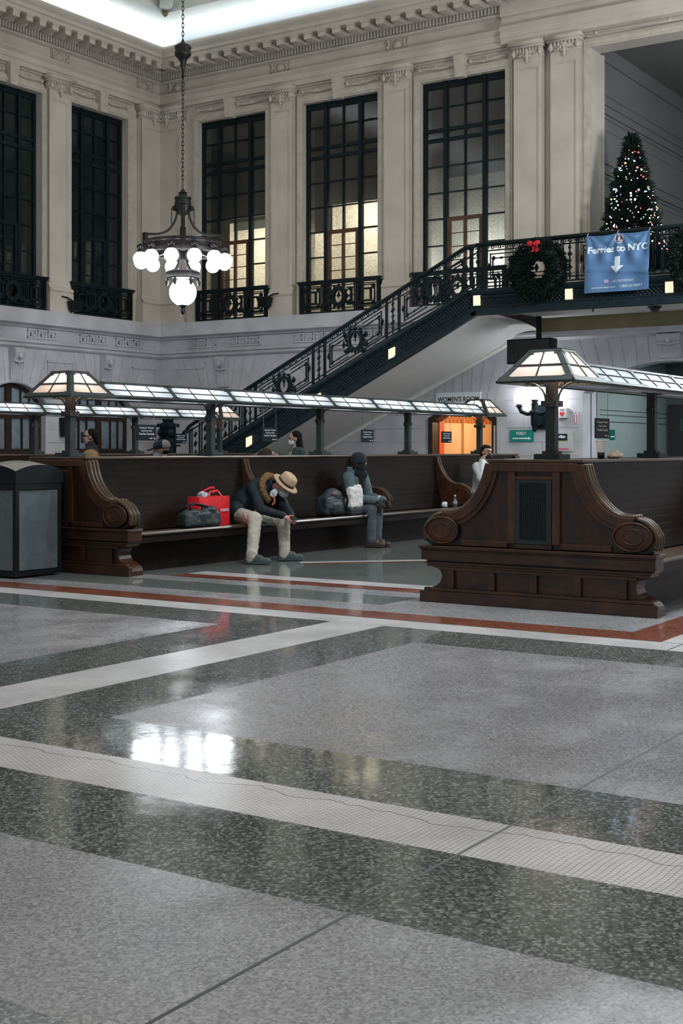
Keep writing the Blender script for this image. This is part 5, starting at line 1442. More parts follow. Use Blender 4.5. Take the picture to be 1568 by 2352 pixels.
# ================================================================ PEOPLE
def blob(mb, name, mt, parent, voxel=.011, smooth_it=3, label=None, disp=0.0, dscale=.12):
    """fuse the limbs of a figure (or a bag) into one continuous surface"""
    off = world_of(parent)
    me = bpy.data.meshes.new('t'); me.from_pydata([tuple(Vector(v)-off) for v in mb.v], [], mb.f); me.update()
    o = bpy.data.objects.new('t', me); COL.objects.link(o)
    r = o.modifiers.new('r', 'REMESH'); r.mode = 'VOXEL'; r.voxel_size = voxel
    s = o.modifiers.new('s', 'SMOOTH'); s.iterations = smooth_it; s.factor = .5
    if disp:
        tx = bpy.data.textures.new('cloth', 'CLOUDS'); tx.noise_scale = dscale
        d = o.modifiers.new('d', 'DISPLACE'); d.texture = tx; d.strength = disp; d.mid_level = .5
    dg = bpy.context.evaluated_depsgraph_get(); dg.update()
    nm = bpy.data.meshes.new_from_object(o.evaluated_get(dg)); nm.name = name
    bpy.data.objects.remove(o); bpy.data.meshes.remove(me)
    nm.materials.clear(); nm.materials.append(mt)
    for p in nm.polygons: p.use_smooth = True
    ob = bpy.data.objects.new(name, nm); COL.objects.link(ob); ob.parent = parent
    if label: ob['label'] = label
    return ob
def hand(mb, wrist, d, pn, side, curl=.7, sc=1.0):
    """palm + four unequal bent fingers + thumb from the side of the palm; d = pointing, pn = palm normal"""
    w = Vector(wrist); d = Vector(d).normalized(); pn = Vector(pn); pn = (pn-d*pn.dot(d)).normalized(); lat = d.cross(pn).normalized()*side
    M_ = Matrix((lat, d, pn)).transposed()
    mb.sphere(w+d*.045*sc, (.040*sc, .052*sc, .017*sc), 12, M_)
    mb.capsule(w-d*.03, .027*sc, w+d*.02, .028*sc, 10)
    for k, (o, l) in enumerate(((.030, .070), (.010, .080), (-.010, .075), (-.029, .058))):
        b = w+d*.085*sc+lat*o*sc; c1 = curl*.7; c2 = curl*1.5
        m1 = b+(d*cos(c1)+pn*sin(c1))*l*.5*sc; m2 = m1+(d*cos(c2)+pn*sin(c2))*l*.5*sc
        mb.capsule(b-d*.02, .0095*sc, m1, .0088*sc, 8); mb.capsule(m1, .0088*sc, m2, .0075*sc, 8)
    t0 = w+d*.025*sc+lat*.03*sc; t1 = t0+(lat*.7+d*.6+pn*.35).normalized()*.042*sc; t2 = t1+(d*.8+pn*.5).normalized()*.032*sc
    mb.capsule(t0, .013*sc, t1, .011*sc, 8); mb.capsule(t1, .011*sc, t2, .009*sc, 8)
def headmat(fwd, up):
    f = Vector(fwd).normalized(); u = Vector(up); u = (u-f*u.dot(f)).normalized(); l = u.cross(f).normalized()
    return Matrix((f, l, u)).transposed()
def head(mb, c, H_):
    c = Vector(c); T = lambda x, y, z: c+H_ @ Vector((x, y, z))
    mb.sphere(T(-.005, 0, .025), (.098, .077, .095), 20, H_)
    mb.sphere(T(.03, 0, -.045), (.062, .058, .072), 16, H_)
    mb.sphere(T(.062, 0, -.092), (.026, .030, .022), 12, H_)
    mb.sphere(T(.076, 0, .035), (.026, .055, .016), 12, H_)
    mb.capsule(T(.090, 0, .015), .010, T(.110, 0, -.022), .014, 8)
    mb.sphere(T(.098, 0, -.026), (.014, .019, .011), 8, H_)
    mb.sphere(T(.086, 0, -.055), (.014, .026, .012), 8, H_)
    for s in (-1, 1):
        mb.sphere(T(-.008, s*.078, -.005), (.024, .010, .034), 10, H_)
        mb.sphere(T(.065, s*.038, -.02), (.022, .022, .022), 8, H_)
EYE = mat('dark eyes', (.02, .016, .014), .25, var=0); LIP = mat('lips', (.30, .12, .10), .5, var=0)
def face_bits(parent, c, H_, eyes=True, mouth=True, brow=None):
    c = Vector(c); T = lambda x, y, z: c+H_ @ Vector((x, y, z))
    if eyes:
        m = MB()
        for s in (-1, 1): m.sphere(T(.084, s*.033, .010), (.010, .014, .0075), 10, H_)
        m.build('eyes', EYE, parent, smooth=True)
    if brow:
        m = MB()
        for s in (-1, 1): m.capsule(T(.098, s*.018, .034), .006, T(.086, s*.054, .036), .005, 6)
        m.build('eyebrows', brow, parent, smooth=True)
    if mouth:
        m = MB(); m.sphere(T(.097, 0, -.058), (.006, .024, .007), 10, H_); m.build('mouth', LIP, parent, smooth=True)
def face_mask(parent, c, H_, mt, name='face_mask', drop=0.0):
    c = Vector(c); T = lambda x, y, z: c+H_ @ Vector((x, y, z)); m = MB()
    m.sphere(T(.050, 0, -.055-drop), (.070, .066, .055), 18, H_); m.capsule(T(.09, 0, -.025-drop), .022, T(.10, 0, -.06-drop), .022, 8)
    o = blob(m, name, mt, parent, .008, 2)
    st = MB()
    for s in (-1, 1): st.tube([T(.05, s*.064, -.035), T(.0, s*.083, -.005), T(-.02, s*.084, .015)], .0025, 5); st.tube([T(.04, s*.062, -.08), T(.0, s*.082, -.04), T(-.02, s*.084, -.01)], .0025, 5)
    st.build('ear_loops', mt, o)
def legs(mb, J, r=(.088, .066, .048)):
    for s in ('R', 'L'):
        mb.capsule(J['hip'+s], r[0], J['kn'+s], r[1]); mb.capsule(J['kn'+s], r[1], J['an'+s], r[2])
def torso(mb, J, k=1.0, el=1.0):
    p, c, n = Vector(J['pel']), Vector(J['chest']), Vector(J['neck'])
    mb.capsule(p, .125*k, (p+c)/2, .125*k, 16); mb.capsule((p+c)/2, .125*k, c, .135*k, 16)
    for s in ('R', 'L'):
        sh = Vector(J['sh'+s]); hp = Vector(J['hip'+s])
        mb.capsule(c, .118*k, sh*.8+c*.2, .074*k); mb.capsule(c*.6+p*.4, .11*k, hp*.5+p*.5, .115*k)
        mb.capsule(sh, .066*k*el, J['el'+s], .053*k*el); mb.capsule(J['el'+s], .053*k*el, J['wr'+s], .040*k*el)
    mb.capsule(c, .10*k, n, .062*k)
def body(parent, J, hc, H_, skin, hands):
    m = MB(); torso(m, J, .80); legs(m, J, (.075, .055, .04)); head(m, hc, H_)
    m.capsule(J['neck'], .056, Vector(hc)+H_ @ Vector((-.01, 0, -.05)), .052)
    for s in ('R', 'L'):
        a = Vector(J['an'+s]); t = Vector(J['toe'+s]); a = Vector((a.x, a.y, .065)); t = a*.3+t*.7; m.capsule(J['an'+s], .036, a, .034); m.capsule(a, .034, t, .026)
    for s, (d, pn, sd, cu) in zip(('R', 'L'), hands): hand(m, J['wr'+s], d, pn, sd, cu)
    return blob(m, 'body', skin, parent, .0078, 2)
def shoes(parent, J, mt, name='shoe', shaft=0.0, sole=None):
    for s in ('R', 'L'):
        a = Vector(J['an'+s]); t = Vector(J['toe'+s]); d = (t-a); d.z = 0; d.normalize(); m = MB()
        heel = Vector((a.x, a.y, .05))-d*.045
        m.capsule(heel, .045, Vector((a.x, a.y, .055))+d*.03, .046); m.capsule(Vector((a.x, a.y, .055))+d*.03, .046, Vector((t.x, t.y, .042)), .04)
        m.capsule(Vector((a.x, a.y, .06)), .046, Vector((a.x, a.y, .09+shaft)), .050); m.capsule(Vector((a.x, a.y, .085)), .047, (a+t)/2, .044)
        l = Vector((-d.y, d.x, 0))
        m.hexa([heel-l*.038-d*.035-Vector((0, 0, .05)), heel+l*.038-d*.035-Vector((0, 0, .05)), t+l*.04+d*.02-Vector((0, 0, t.z)), t-l*.04+d*.02-Vector((0, 0, t.z))], [heel-l*.038-d*.035-Vector((0, 0, .015)), heel+l*.038-d*.035-Vector((0, 0, .015)), t+l*.04+d*.02-Vector((0, 0, t.z-.02)), t-l*.04+d*.02-Vector((0, 0, t.z-.02))])
        for v in range(len(m.v)):
            if m.v[v][2] < .002: m.v[v] = (m.v[v][0], m.v[v][1], .002)
        blob(m, name, mt, parent, .009, 1)
def seated(base, face, lean=0.0, seat=.46, reach=.30, spread=.10, up=.0):
    """joints of a sitter; base = floor point under the pelvis, face = heading angle"""
    f = Vector((cos(face), sin(face), 0)); l = Vector((-sin(face), cos(face), 0)); b = Vector((base[0], base[1], 0)); Z = Vector((0, 0, 1))
    J = {'pel': b+Z*(seat+.11), 'chest': b+f*lean+Z*(seat+.43), 'neck': b+f*lean*1.25+Z*(seat+.60)}
    for s, k in (('R', -1), ('L', 1)):
        J['hip'+s] = b+l*k*.085+Z*(seat+.09); J['kn'+s] = b+f*.43+l*k*spread+Z*(seat+.065); J['an'+s] = b+f*.43+l*k*spread*.9+Z*.10; J['toe'+s] = J['an'+s]+f*.14-Z*.06
        J['sh'+s] = J['chest']+l*k*.175+Z*.075; J['el'+s] = J['sh'+s]+f*.08+l*k*.05-Z*.28; J['wr'+s] = b+f*reach+l*k*.10+Z*(seat+.19)
    return J, f, l

BEIGE = mat('beige cotton trousers', (.45, .41, .355), .8, var=.12, scale=9, bump=.25, bscale=14)
NAVY = mat('dark navy quilted jacket', (.0055, .0145, .021), .55, spec=.3, var=.3, scale=10, bump=.5, bscale=18)
FUR = mat('tan fur trim', (.25, .135, .055), .9, var=.4, scale=40, bump=1, bscale=120)
STRAW = mat('tan straw hat', (.50, .35, .22), .8, var=.12, scale=60, bump=.4, bscale=160)
MASKB = mat('pale blue paper mask', (.45, .56, .62), .7, var=.06)
# ---- the bent sitter in a straw hat
P1 = thing('person', 'person in a straw hat and navy jacket bent over a phone on the bench', 'person', (12.85, 9.75, 0))
V3 = lambda *a: Vector(a)
J = dict(pel=V3(12.88, 9.97, .575), chest=V3(12.99, 9.72, .84), neck=V3(13.03, 9.58, .93), hipR=V3(12.79, 9.92, .545), hipL=V3(12.98, 9.92, .545), knR=V3(12.53, 9.46, .525), knL=V3(12.99, 9.38, .50),
         anR=V3(12.36, 9.38, .10), anL=V3(12.965, 9.34, .10), toeR=V3(12.435, 9.20, .045), toeL=V3(13.085, 9.19, .045), shR=V3(12.83, 9.73, .88), shL=V3(13.18, 9.66, .88), elR=V3(12.70, 9.50, .635), elL=V3(13.10, 9.42, .63), wrR=V3(12.79, 9.245, .565), wrL=V3(12.92, 9.21, .56))
hc = V3(13.075, 9.44, .90); Hm = headmat((.05, -.74, -.67), (.10, -.60, .79))
body(P1, J, hc, Hm, SKIN_R, [((.35, -.85, -.38), (.3, .25, -.9), 1, .9), ((-.35, -.85, -.4), (-.3, .2, -.9), -1, .9)])
m = MB(); torso(m, J, 1.04, 1.15); m.capsule(V3(12.78, 10.03, .555), .145, V3(13.02, 10.02, .555), .14); m.capsule(V3(12.78, 9.93, .60), .14, V3(13.0, 9.93, .60), .14); m.capsule(V3(12.88, 9.9, .70), .16, V3(12.98, 9.76, .84), .16); jk = blob(m, 'jacket', NAVY, P1, .012, 2, disp=.018, dscale=.09)
m = MB(); legs(m, J, (.105, .085, .066)); m.capsule(J['hipR'], .11, J['hipL'], .11)
for s in ('R', 'L'):
    a = Vector(J['an'+s]); m.capsule(a+V3(0, .005, .04), .067, a+V3(0, .012, -.03), .066)
blob(m, 'trousers', BEIGE, P1, .010, 2, disp=.016, dscale=.045)
shoes(P1, J, mat('grey suede shoes', (.055, .075, .08), .7, var=.15), 'shoe')
m = MB(); T = lambda x, y, z: hc+Hm @ Vector((x, y, z))
pts = [V3(13.03+.165*sin(a), 9.60+.03*cos(a), .875+.155*cos(a)) for a in [math.radians(q) for q in range(-150, 151, 10)]]
for k, p in enumerate(pts): m.sphere(p+V3(-.0, 0, 0), (.043+.006*(k % 2), .043, .048), 8)
fo = blob(m, 'fur_trim', FUR, jk, .010, 1, disp=.03, dscale=.02)
HA = Matrix.Rotation(0, 3, 'X'); hatM = headmat((.10, -.74, -.66), (.06, -.63, .77)); HB = hc+hatM @ Vector((.0, 0, .058))
m = MB(); lp_ = lambda prof: [(r, z) for r, z in prof]
S_ = Matrix.Diagonal((1.12, .98, 1))
m.lathe([(.085, -.01), (.105, -.004), (.135, -.008), (.160, -.012), (.163, -.006), (.135, .0), (.104, .008), (.100, .04), (.096, .08), (.088, .112), (.062, .128), (.02, .118), (.001, .116)], HB, 32, hatM @ S_)
ht = m.build('straw_hat', STRAW, P1, smooth=True)
m = MB(); m.lathe([(.1055, .006), (.1035, .036), (.0995, .037), (.1, .006)], HB, 32, hatM @ S_); m.build('hat_band', mat('dark brown hat band', (.04, .015, .012), .6, var=0), ht, smooth=True)
face_mask(P1, hc, Hm, MASKB); face_bits(P1, hc, Hm, True, False)
m = MB(); m.sphere(T(.0, -.095, -.10), (.045, .02, .05), 12, Hm); m.torus(T(.0, -.098, -.12), .035, .014, 16, 8, Hm @ Matrix.Rotation(PI/2, 3, 'X')); m.build('neck_cushion', mat('white headphones', (.62, .68, .72), .4, var=0), P1, smooth=True)
m = MB(); m.tube([V3(12.93, 9.48, .80), V3(12.90, 9.44, .72), V3(12.87, 9.46, .68)], .011, 6); m.build('orange_cord', mat('orange lining', (.55, .10, .03), .6, var=0), P1)
ph = thing('phone', 'dark phone held by the person in the straw hat', 'phone', (12.85, 9.13, .53)); m = MB()
m.cbox((0, 0, 0), (.145, .072, .010)); m.xf(0, Matrix.Translation((12.86, 9.125, .535)) @ Matrix.Rotation(math.radians(65), 4, 'Z') @ Matrix.Rotation(math.radians(-18), 4, 'Y')); m.build('phone_body', BLACK, ph, bevel=.004)

# ---- the hooded sitter
COAT = mat('blue grey wool coat', (.088, .128, .146), .85, var=.18, scale=12, bump=.2, bscale=50)
P2 = thing('person', 'person in a dark beanie, face wrap and blue grey coat sitting upright', 'person', (15.5, 9.8, 0))
J, f, l = seated((15.50, 9.97), -PI/2, .03, .46, .42, .085)
for k in ('R', 'L'): J['kn'+k] += V3(-.03, .07, 0); J['an'+k] += V3(-.06, .06, 0); J['toe'+k] += V3(-.02, .04, 0)
hc = V3(15.47, 9.86, 1.185); Hm = headmat((.10, -1, -.08), (0, 0, 1))
body(P2, J, hc, Hm, SKIN, [((0, -1, -.3), (.3, 0, -1), 1, .8), ((0, -1, -.3), (-.3, 0, -1), -1, .8)])
m = MB(); torso(m, J, 1.12, 1.25)
for s in ('R', 'L'): m.capsule(J['hip'+s], .125, Vector(J['hip'+s])*.45+Vector(J['kn'+s])*.55, .105)
ck = blob(m, 'coat', COAT, P2, .012, 2, disp=.012, dscale=.12)
m = MB(); n0 = Vector(J['neck'])
for a in range(0, 360, 20):
    q = math.radians(a)
    if abs(((a+360-270+180) % 360)-180) > 38: m.sphere(n0+V3(.115*cos(q), .105*sin(q), -.015+.03*sin(q)), (.034, .034, .045), 8)
blob(m, 'collar', COAT, ck, .01, 2)
m = MB(); legs(m, J, (.098, .082, .068)); m.capsule(J['hipR'], .10, J['hipL'], .10); blob(m, 'trousers', mat('blue grey trousers', (.074, .086, .104), .85, var=.15, scale=10, bump=.25, bscale=20), P2, .011, 2, disp=.014, dscale=.08)
shoes(P2, J, mat('brown leather boots', (.055, .030, .020), .5, var=.25, scale=20), 'boot', .06)
DKN = mat('black teal knit', (.008, .016, .021), .85, var=.2, scale=40, bump=.3, bscale=120)
m = MB(); T = lambda x, y, z: hc+Hm @ Vector((x, y, z))
m.sphere(T(-.008, 0, .045), (.116, .098, .092), 18, Hm); m.lathe([(.118, -.02), (.122, .01), (.118, .05)], T(-.008, 0, .0), 20, Hm @ Matrix.Diagonal((1, .84, 1))); blob(m, 'beanie', DKN, P2, .009, 2)
m = MB(); m.sphere(T(.015, 0, -.07), (.105, .09, .085), 16, Hm); m.capsule(T(-.01, 0, -.15), .10, T(.07, 0, -.17), .07); m.capsule(T(.06, -.02, -.18), .055, T(.09, -.02, -.45), .04); m.capsule(T(.05, .03, -.18), .05, T(.08, .04, -.42), .035); blob(m, 'scarf', mat('black scarf', (.006, .010, .012), .9, var=.1), P2, .010, 2)
face_bits(P2, hc, Hm, True, False)
for s, sd in (('R', 1), ('L', -1)):
    m = MB(); w = Vector(J['wr'+s]); hand(m, w, (0, -1, -.3), (.3*sd, 0, -1), sd, .8, 1.18); blob(m, 'glove', mat('black gloves', (.008, .010, .012), .8, var=0) if s == 'R' else MATS['black gloves'], P2, .007, 1)
    m = MB(); m.capsule(w+V3(0, .05, .02), .046, w+V3(0, .01, .0), .044); blob(m, 'cuff', mat('pale patterned cuffs', (.42, .50, .55), .8, var=.5, scale=60) if s == 'R' else MATS['pale patterned cuffs'], P2, .008, 1)

# ---- the sitter in a white shirt beyond the right bench
WSH = mat('white cotton shirt', (.62, .66, .70), .8, var=.05, bump=.3, bscale=10)
P3 = thing('person', 'person in a white shirt and black mask resting cheek on hand', 'person', (19.27, 9.8, 0))
J, f, l = seated((19.27, 9.95), -PI/2, .06, .46, .36, .12)

for k in ('chest', 'neck', 'shR', 'shL'): J[k] = J[k]+V3(0, 0, .10)
J['elR'] = V3(18.86, 9.68, .86); J['wrR'] = V3(19.125, 9.80, 1.155)
hc = V3(19.295, 9.82, 1.300); Hm = headmat((-.34, -.94, -.02), (.06, .0, 1))
body(P3, J, hc, Hm, SKIN, [((.30, .0, 1), (.9, -.25, 0), 1, .9), ((0, -1, -.4), (0, 0, -1), -1, .5)])
m = MB(); torso(m, J, 1.06, 1.2); blob(m, 'shirt', WSH, P3, .011, 2, disp=.018, dscale=.08)
m = MB(); legs(m, J, (.10, .08, .06)); m.capsule(J['hipR'], .1, J['hipL'], .1); blob(m, 'trousers', mat('dark trousers', (.015, .018, .022), .8, var=.1), P3, .012, 2); shoes(P3, J, BLACK)
HAIRB = mat('dark brown short hair', (.016, .011, .008), .8, spec=.2, var=.3, scale=40, bump=.5, bscale=120)
def hair_cap(parent, c, H_, mt, pts, name='hair', vox=.009, disp=.006):
    m = MB(); c = Vector(c)
    for x, y, z, a, b, d in pts: m.sphere(c+H_ @ Vector((x, y, z)), (a, b, d), 14, H_)
    return blob(m, name, mt, parent, vox, 1, disp=disp, dscale=.02)
hair_cap(P3, hc, Hm, HAIRB, [(-.028, 0, .05, .094, .084, .085), (-.05, .03, .0, .065, .058, .07), (-.05, -.03, .0, .065, .058, .07), (.01, 0, .085, .075, .065, .042), (-.01, .074, .01, .025, .012, .03), (-.01, -.074, .01, .025, .012, .03)])
face_mask(P3, hc, Hm, mat('black cloth mask', (.008, .010, .012), .8, var=0)); face_bits(P3, hc, Hm, True, False, HAIRB)

# ---- the standing person with a pale mask
def standing(base, face, arms):
    f = Vector((cos(face), sin(face), 0)); l = Vector((-sin(face), cos(face), 0)); b = Vector((*base, 0)); Z = Vector((0, 0, 1)); h = arms.get('h', 1.0)
    J = {'pel': b+Z*.90*h, 'chest': b+Z*1.20*h, 'neck': b-f*.01+Z*1.375*h}
    for s, k in (('R', -1), ('L', 1)):
        J['hip'+s] = b+l*k*.085+Z*.86*h; J['kn'+s] = b+l*k*.085+f*.02+Z*.48*h; J['an'+s] = b+l*k*.09-f*.02+Z*.09; J['toe'+s] = J['an'+s]+f*.14-Z*.05
        J['sh'+s] = J['chest']+l*k*.16+Z*.09; J['el'+s] = J['sh'+s]+f*arms['e'][0]+l*k*.05-Z*arms['e'][1]; J['wr'+s] = b+f*arms['w'][0]+l*k*arms['w'][1]+Z*arms['w'][2]
    return J, f, l
P4 = thing('person', 'standing person with long dark hair, pale mask and dark green coat', 'person', (17.66, 12.5, 0))
fa = math.radians(132); J, f, l = standing((17.66, 12.5), fa, dict(e=(.06, .25), w=(.29, .07, 1.255), h=1.02))
hc = J['neck']+f*.02+V3(0, 0, .125); Hm = headmat(f+V3(0, 0, -.12), (0, 0, 1))
body(P4, J, hc, Hm, SKIN, [(f+l*.4, (0, 0, 1), 1, 1.0), (f-l*.4, (0, 0, 1), -1, 1.0)])
TOPM = mat('white top with black pattern', (.60, .54, .52), .8, var=.0, scale=14, col2=(.03, .03, .035))
m = MB(); torso(m, J, .93, .9); blob(m, 'patterned_top', TOPM, P4, .012, 1)
m = MB()
for s, k in (('R', -1), ('L', 1)):
    sh = Vector(J['sh'+s]); m.capsule(sh, .082, J['el'+s], .068); m.capsule(J['el'+s], .068, Vector(J['wr'+s])-f*.03, .052); m.capsule(sh-f*.05, .085, b_ := (Vector(J['hip'+s])-f*.05+l*k*.03), .12); m.capsule(b_, .12, b_-V3(0, 0, .3), .13)
m.capsule(J['neck']-f*.07-V3(0, 0, .06), .075, J['pel']-f*.06, .14); m.capsule(J['pel']-f*.06, .14, J['pel']-f*.05-V3(0, 0, .3), .15)
blob(m, 'coat', mat('dark green coat', (.022, .042, .042), .8, var=.2, scale=9), P4, .012, 2, disp=.015, dscale=.1)
m = MB(); legs(m, J); blob(m, 'trousers', MATS['dark trousers'], P4, .012, 2); shoes(P4, J, BLACK)
HAIRD = mat('dark brown long hair', (.007, .0055, .005), .8, var=.3, scale=30, bump=.3, bscale=90, spec=.15)
hair_cap(P4, hc, Hm, HAIRD, [(-.028, 0, .045, .10, .088, .092), (-.06, 0, -.05, .065, .085, .12), (-.07, .0, -.16, .055, .095, .13), (-.05, .06, -.08, .05, .035, .14), (-.05, -.06, -.08, .05, .035, .14), (-.08, 0, -.27, .05, .09, .10)])
face_mask(P4, hc, Hm, mat('pale blue white mask', (.58, .66, .70), .7, var=.04)); face_bits(P4, hc, Hm, True, False, HAIRD)
sn = thing('snack', 'small wrapped snack in the hands of the standing masked person', 'snack', tuple(J['pel']+f*.42+V3(0, 0, .36))); m = MB(); c = (Vector(J['wrR'])+Vector(J['wrL']))/2+f*.10+V3(0, 0, .03)
m.sphere(c, (.055, .045, .035), 10); m.sphere(c+f*.03+V3(0, 0, .02), (.04, .035, .03), 8); blob(m, 'wrapped_bun', mat('pale bread', (.50, .40, .32), .8, var=.2, scale=30), sn, .008, 1, disp=.01, dscale=.03)

# ---- the standing person in sunglasses
P5 = thing('person', 'standing person in dark sunglasses and black coat with tied dark hair', 'person', (14.55, 14.1, 0))
fa = math.radians(126); J, f, l = standing((14.55, 14.1), fa, dict(e=(.02, .28), w=(.15, .2, .90), h=1.03))
hc = J['neck']+f*.02+V3(0, 0, .13); Hm = headmat(f+V3(0, 0, .02), (0, 0, 1))
body(P5, J, hc, Hm, SKIN, [((0, 0, -1), l, 1, .5), ((0, 0, -1), -l, -1, .5)])
m = MB(); torso(m, J, 1.1, 1.2); m.capsule(J['pel'], .16, J['pel']-V3(0, 0, .35), .17); m.capsule(J['neck']-V3(0, 0, .05), .085, J['neck']+V3(0, 0, .02), .075); blob(m, 'coat', mat('black coat', (.006, .008, .010), .8, var=.1), P5, .012, 2, disp=.01)
m = MB(); legs(m, J); blob(m, 'trousers', MATS['dark trousers'], P5, .012, 2); shoes(P5, J, BLACK)
hair_cap(P5, hc, Hm, HAIRD, [(-.028, 0, .045, .098, .086, .088), (-.075, 0, .0, .06, .065, .07), (-.10, 0, -.06, .045, .05, .06), (-.01, .07, .0, .03, .016, .05), (-.01, -.07, .0, .03, .016, .05)])
face_bits(P5, hc, Hm, False, True, HAIRD); m = MB(); T = lambda x, y, z: hc+Hm @ Vector((x, y, z))
for s in (-1, 1): m.sphere(T(.094, s*.034, .008), (.010, .029, .021), 12, Hm); m.tube([T(.09, s*.06, .015), T(.05, s*.08, .015), T(-.01, s*.083, .012)], .004, 6)
m.tube([T(.104, -.01, .012), T(.104, .01, .012)], .004, 6); m.build('sunglasses', BLACK, P5, smooth=True)

# ---- sitters on the far side of the long bench
def back_sitter(base, face, label, hz, coat, skin, tag_=None):
    P = thing('person', label, 'person', (base[0], base[1], 0)); J, f, l = seated(base, face, .02)
    dz = hz-(J['neck'].z+.125)
    for k in ('chest', 'neck', 'shR', 'shL'): J[k] = J[k]+V3(0, 0, dz)
    hc = J['neck']+f*.03+V3(0, 0, .125); Hm = headmat(f+V3(0, 0, -.1), (0, 0, 1))
    body(P, J, hc, Hm, skin, [(f, (0, 0, -1), 1, .6), (f, (0, 0, -1), -1, .6)])
    m = MB(); torso(m, J, 1.08, 1.15); blob(m, 'jacket', coat, P, .013, 2)
    m = MB(); legs(m, J, (.1, .08, .06)); m.capsule(J['hipR'], .1, J['hipL'], .1); blob(m, 'trousers', MATS['dark trousers'], P, .013, 2); shoes(P, J, BLACK)
    return P, hc, Hm
P6, hc, Hm = back_sitter((13.13, 11.38), math.radians(118), 'person in a navy and grey cap with a pale mask behind the long bench', 1.345, mat('navy jacket', (.015, .02, .035), .8, var=.1), SKIN)
m = MB(); T = lambda x, y, z: hc+Hm @ Vector((x, y, z)); m.k = 0
S_ = Matrix.Diagonal((1.1, .88, 1))
n = 24; prof = [(.106, .025), (.106, .06), (.098, .095), (.075, .122), (.04, .137), (.001, .142)]
o0 = 0
m.lathe(prof, T(-.008, 0, 0), n, Hm @ S_)
for fi_, fc in enumerate(m.f):
    if len(fc) == 4:
        cx = sum((Hm.transposed() @ (Vector(m.v[i])-T(-.008, 0, 0))).x for i in fc)/4
        m.m[fi_] = 0 if cx > -.03 else 1
m.k = 0; m.add([T(.09, s*.075, .03) if x == 0 else T(.185+.018*(1-abs(s)), s*.06, .012) for x in (0, 1) for s in (-1, -.5, 0, .5, 1)]+[T(.09, s*.075, .04) if x == 0 else T(.185+.018*(1-abs(s)), s*.06, .020) for x in (0, 1) for s in (-1, -.5, 0, .5, 1)], [(0, 1, 6, 5), (1, 2, 7, 6), (2, 3, 8, 7), (3, 4, 9, 8), (10, 11, 16, 15), (11, 12, 17, 16), (12, 13, 18, 17), (13, 14, 19, 18), (5, 6, 16, 15), (6, 7, 17, 16), (7, 8, 18, 17), (8, 9, 19, 18)])
cp = m.build('cap', [mat('navy cap cloth', (.015, .022, .05), .8, var=.1), mat('pale grey cap mesh', (.42, .42, .43), .8, var=.1, scale=80)], P6, smooth=True)
q = MB(); q.add([T(.112, -.03, .07), T(.112, .03, .07), T(.106, .03, .09), T(.106, -.03, .09)], [(0, 1, 2, 3)]); q.build('cap_badge', LETTER, cp)
face_mask(P6, hc, Hm, MASKB); face_bits(P6, hc, Hm, True, False, HAIRB)
hair_cap(P6, hc, Hm, HAIRB, [(-.042, 0, -.02, .055, .07, .04)])
P7, hc, Hm = back_sitter((15.35, 11.36), math.radians(95), 'person in a brown knit cap showing just above the long bench top', 1.245, mat('grey brown jacket', (.05, .045, .04), .8, var=.1), SKIN)
hair_cap(P7, hc, Hm, mat('brown knit cap', (.075, .050, .042), .9, var=.2, scale=50, bump=.3, bscale=100), [(-.01, 0, .045, .115, .098, .09), (-.02, 0, .01, .112, .10, .05)], 'knit_cap', .009, .004)
P8, hc, Hm = back_sitter((11.76, 11.36), math.radians(100), 'person with blond hair just visible beside the long bench\'s first lamp post', 1.225, mat('tan jacket', (.25, .18, .11), .8, var=.1), SKIN)
hair_cap(P8, hc, Hm, mat('blond hair', (.40, .26, .12), .7, var=.3, scale=30, bump=.5, bscale=90), [(-.02, 0, .045, .108, .092, .09), (-.06, 0, -.05, .07, .085, .11)])

# ================================================================ BAGS AND SMALL THINGS
def rbox(mb, c, d, r=.02, taper=(1, 1), n=3):
    """soft edged box, top scaled by taper"""
    x, y, z = c; a, b, h = d[0]/2, d[1]/2, d[2]; pr = []
    for t, k in ((0, 1-r/a), (r, 1), (h-r, None), (h, None)):
        s = t/h; sx = 1+(taper[0]-1)*s; sy = 1+(taper[1]-1)*s; ins = 0 if t in (r, h-r) else r
        pr.append([(x-a*sx+ins+r*.3, y-b*sy+ins, z+t), (x+a*sx-ins-r*.3, y-b*sy+ins, z+t), (x+a*sx-ins, y-b*sy+ins+r*.3, z+t), (x+a*sx-ins, y+b*sy-ins-r*.3, z+t), (x+a*sx-ins-r*.3, y+b*sy-ins, z+t), (x-a*sx+ins+r*.3, y+b*sy-ins, z+t), (x-a*sx+ins, y+b*sy-ins-r*.3, z+t), (x-a*sx+ins, y-b*sy+ins+r*.3, z+t)])
    o = len(mb.v); 
    for ring_ in pr: mb.v += ring_
    k = 8
    for i in range(3):
        for j in range(k): mb.f.append([o+i*k+j, o+i*k+(j+1) % k, o+(i+1)*k+(j+1) % k, o+(i+1)*k+j]); mb.m.append(mb.k)
    mb.f.append([o+j for j in range(k)][::-1]); mb.m.append(mb.k); mb.f.append([o+3*k+j for j in range(k)]); mb.m.append(mb.k)
SEATZ = .447
RED_B = mat('red nonwoven bag', (.72, .012, .022), .55, var=.08, scale=5, bump=.2, bscale=20)
tote = thing('tote_bag', 'bright red shopping tote bag on the bench beside the straw hat person', 'bag', (12.17, 9.86, SEATZ))
m = MB(); xa, xb, ya, yb, z0, z1 = 11.90, 12.47, 9.80, 9.98, SEATZ, .80; t = .006
m.hexa([(xa, ya, z0), (xb, ya, z0), (xb, yb, z0), (xa, yb, z0)], [(xa, ya, z0+t), (xb, ya, z0+t), (xb, yb, z0+t), (xa, yb, z0+t)])
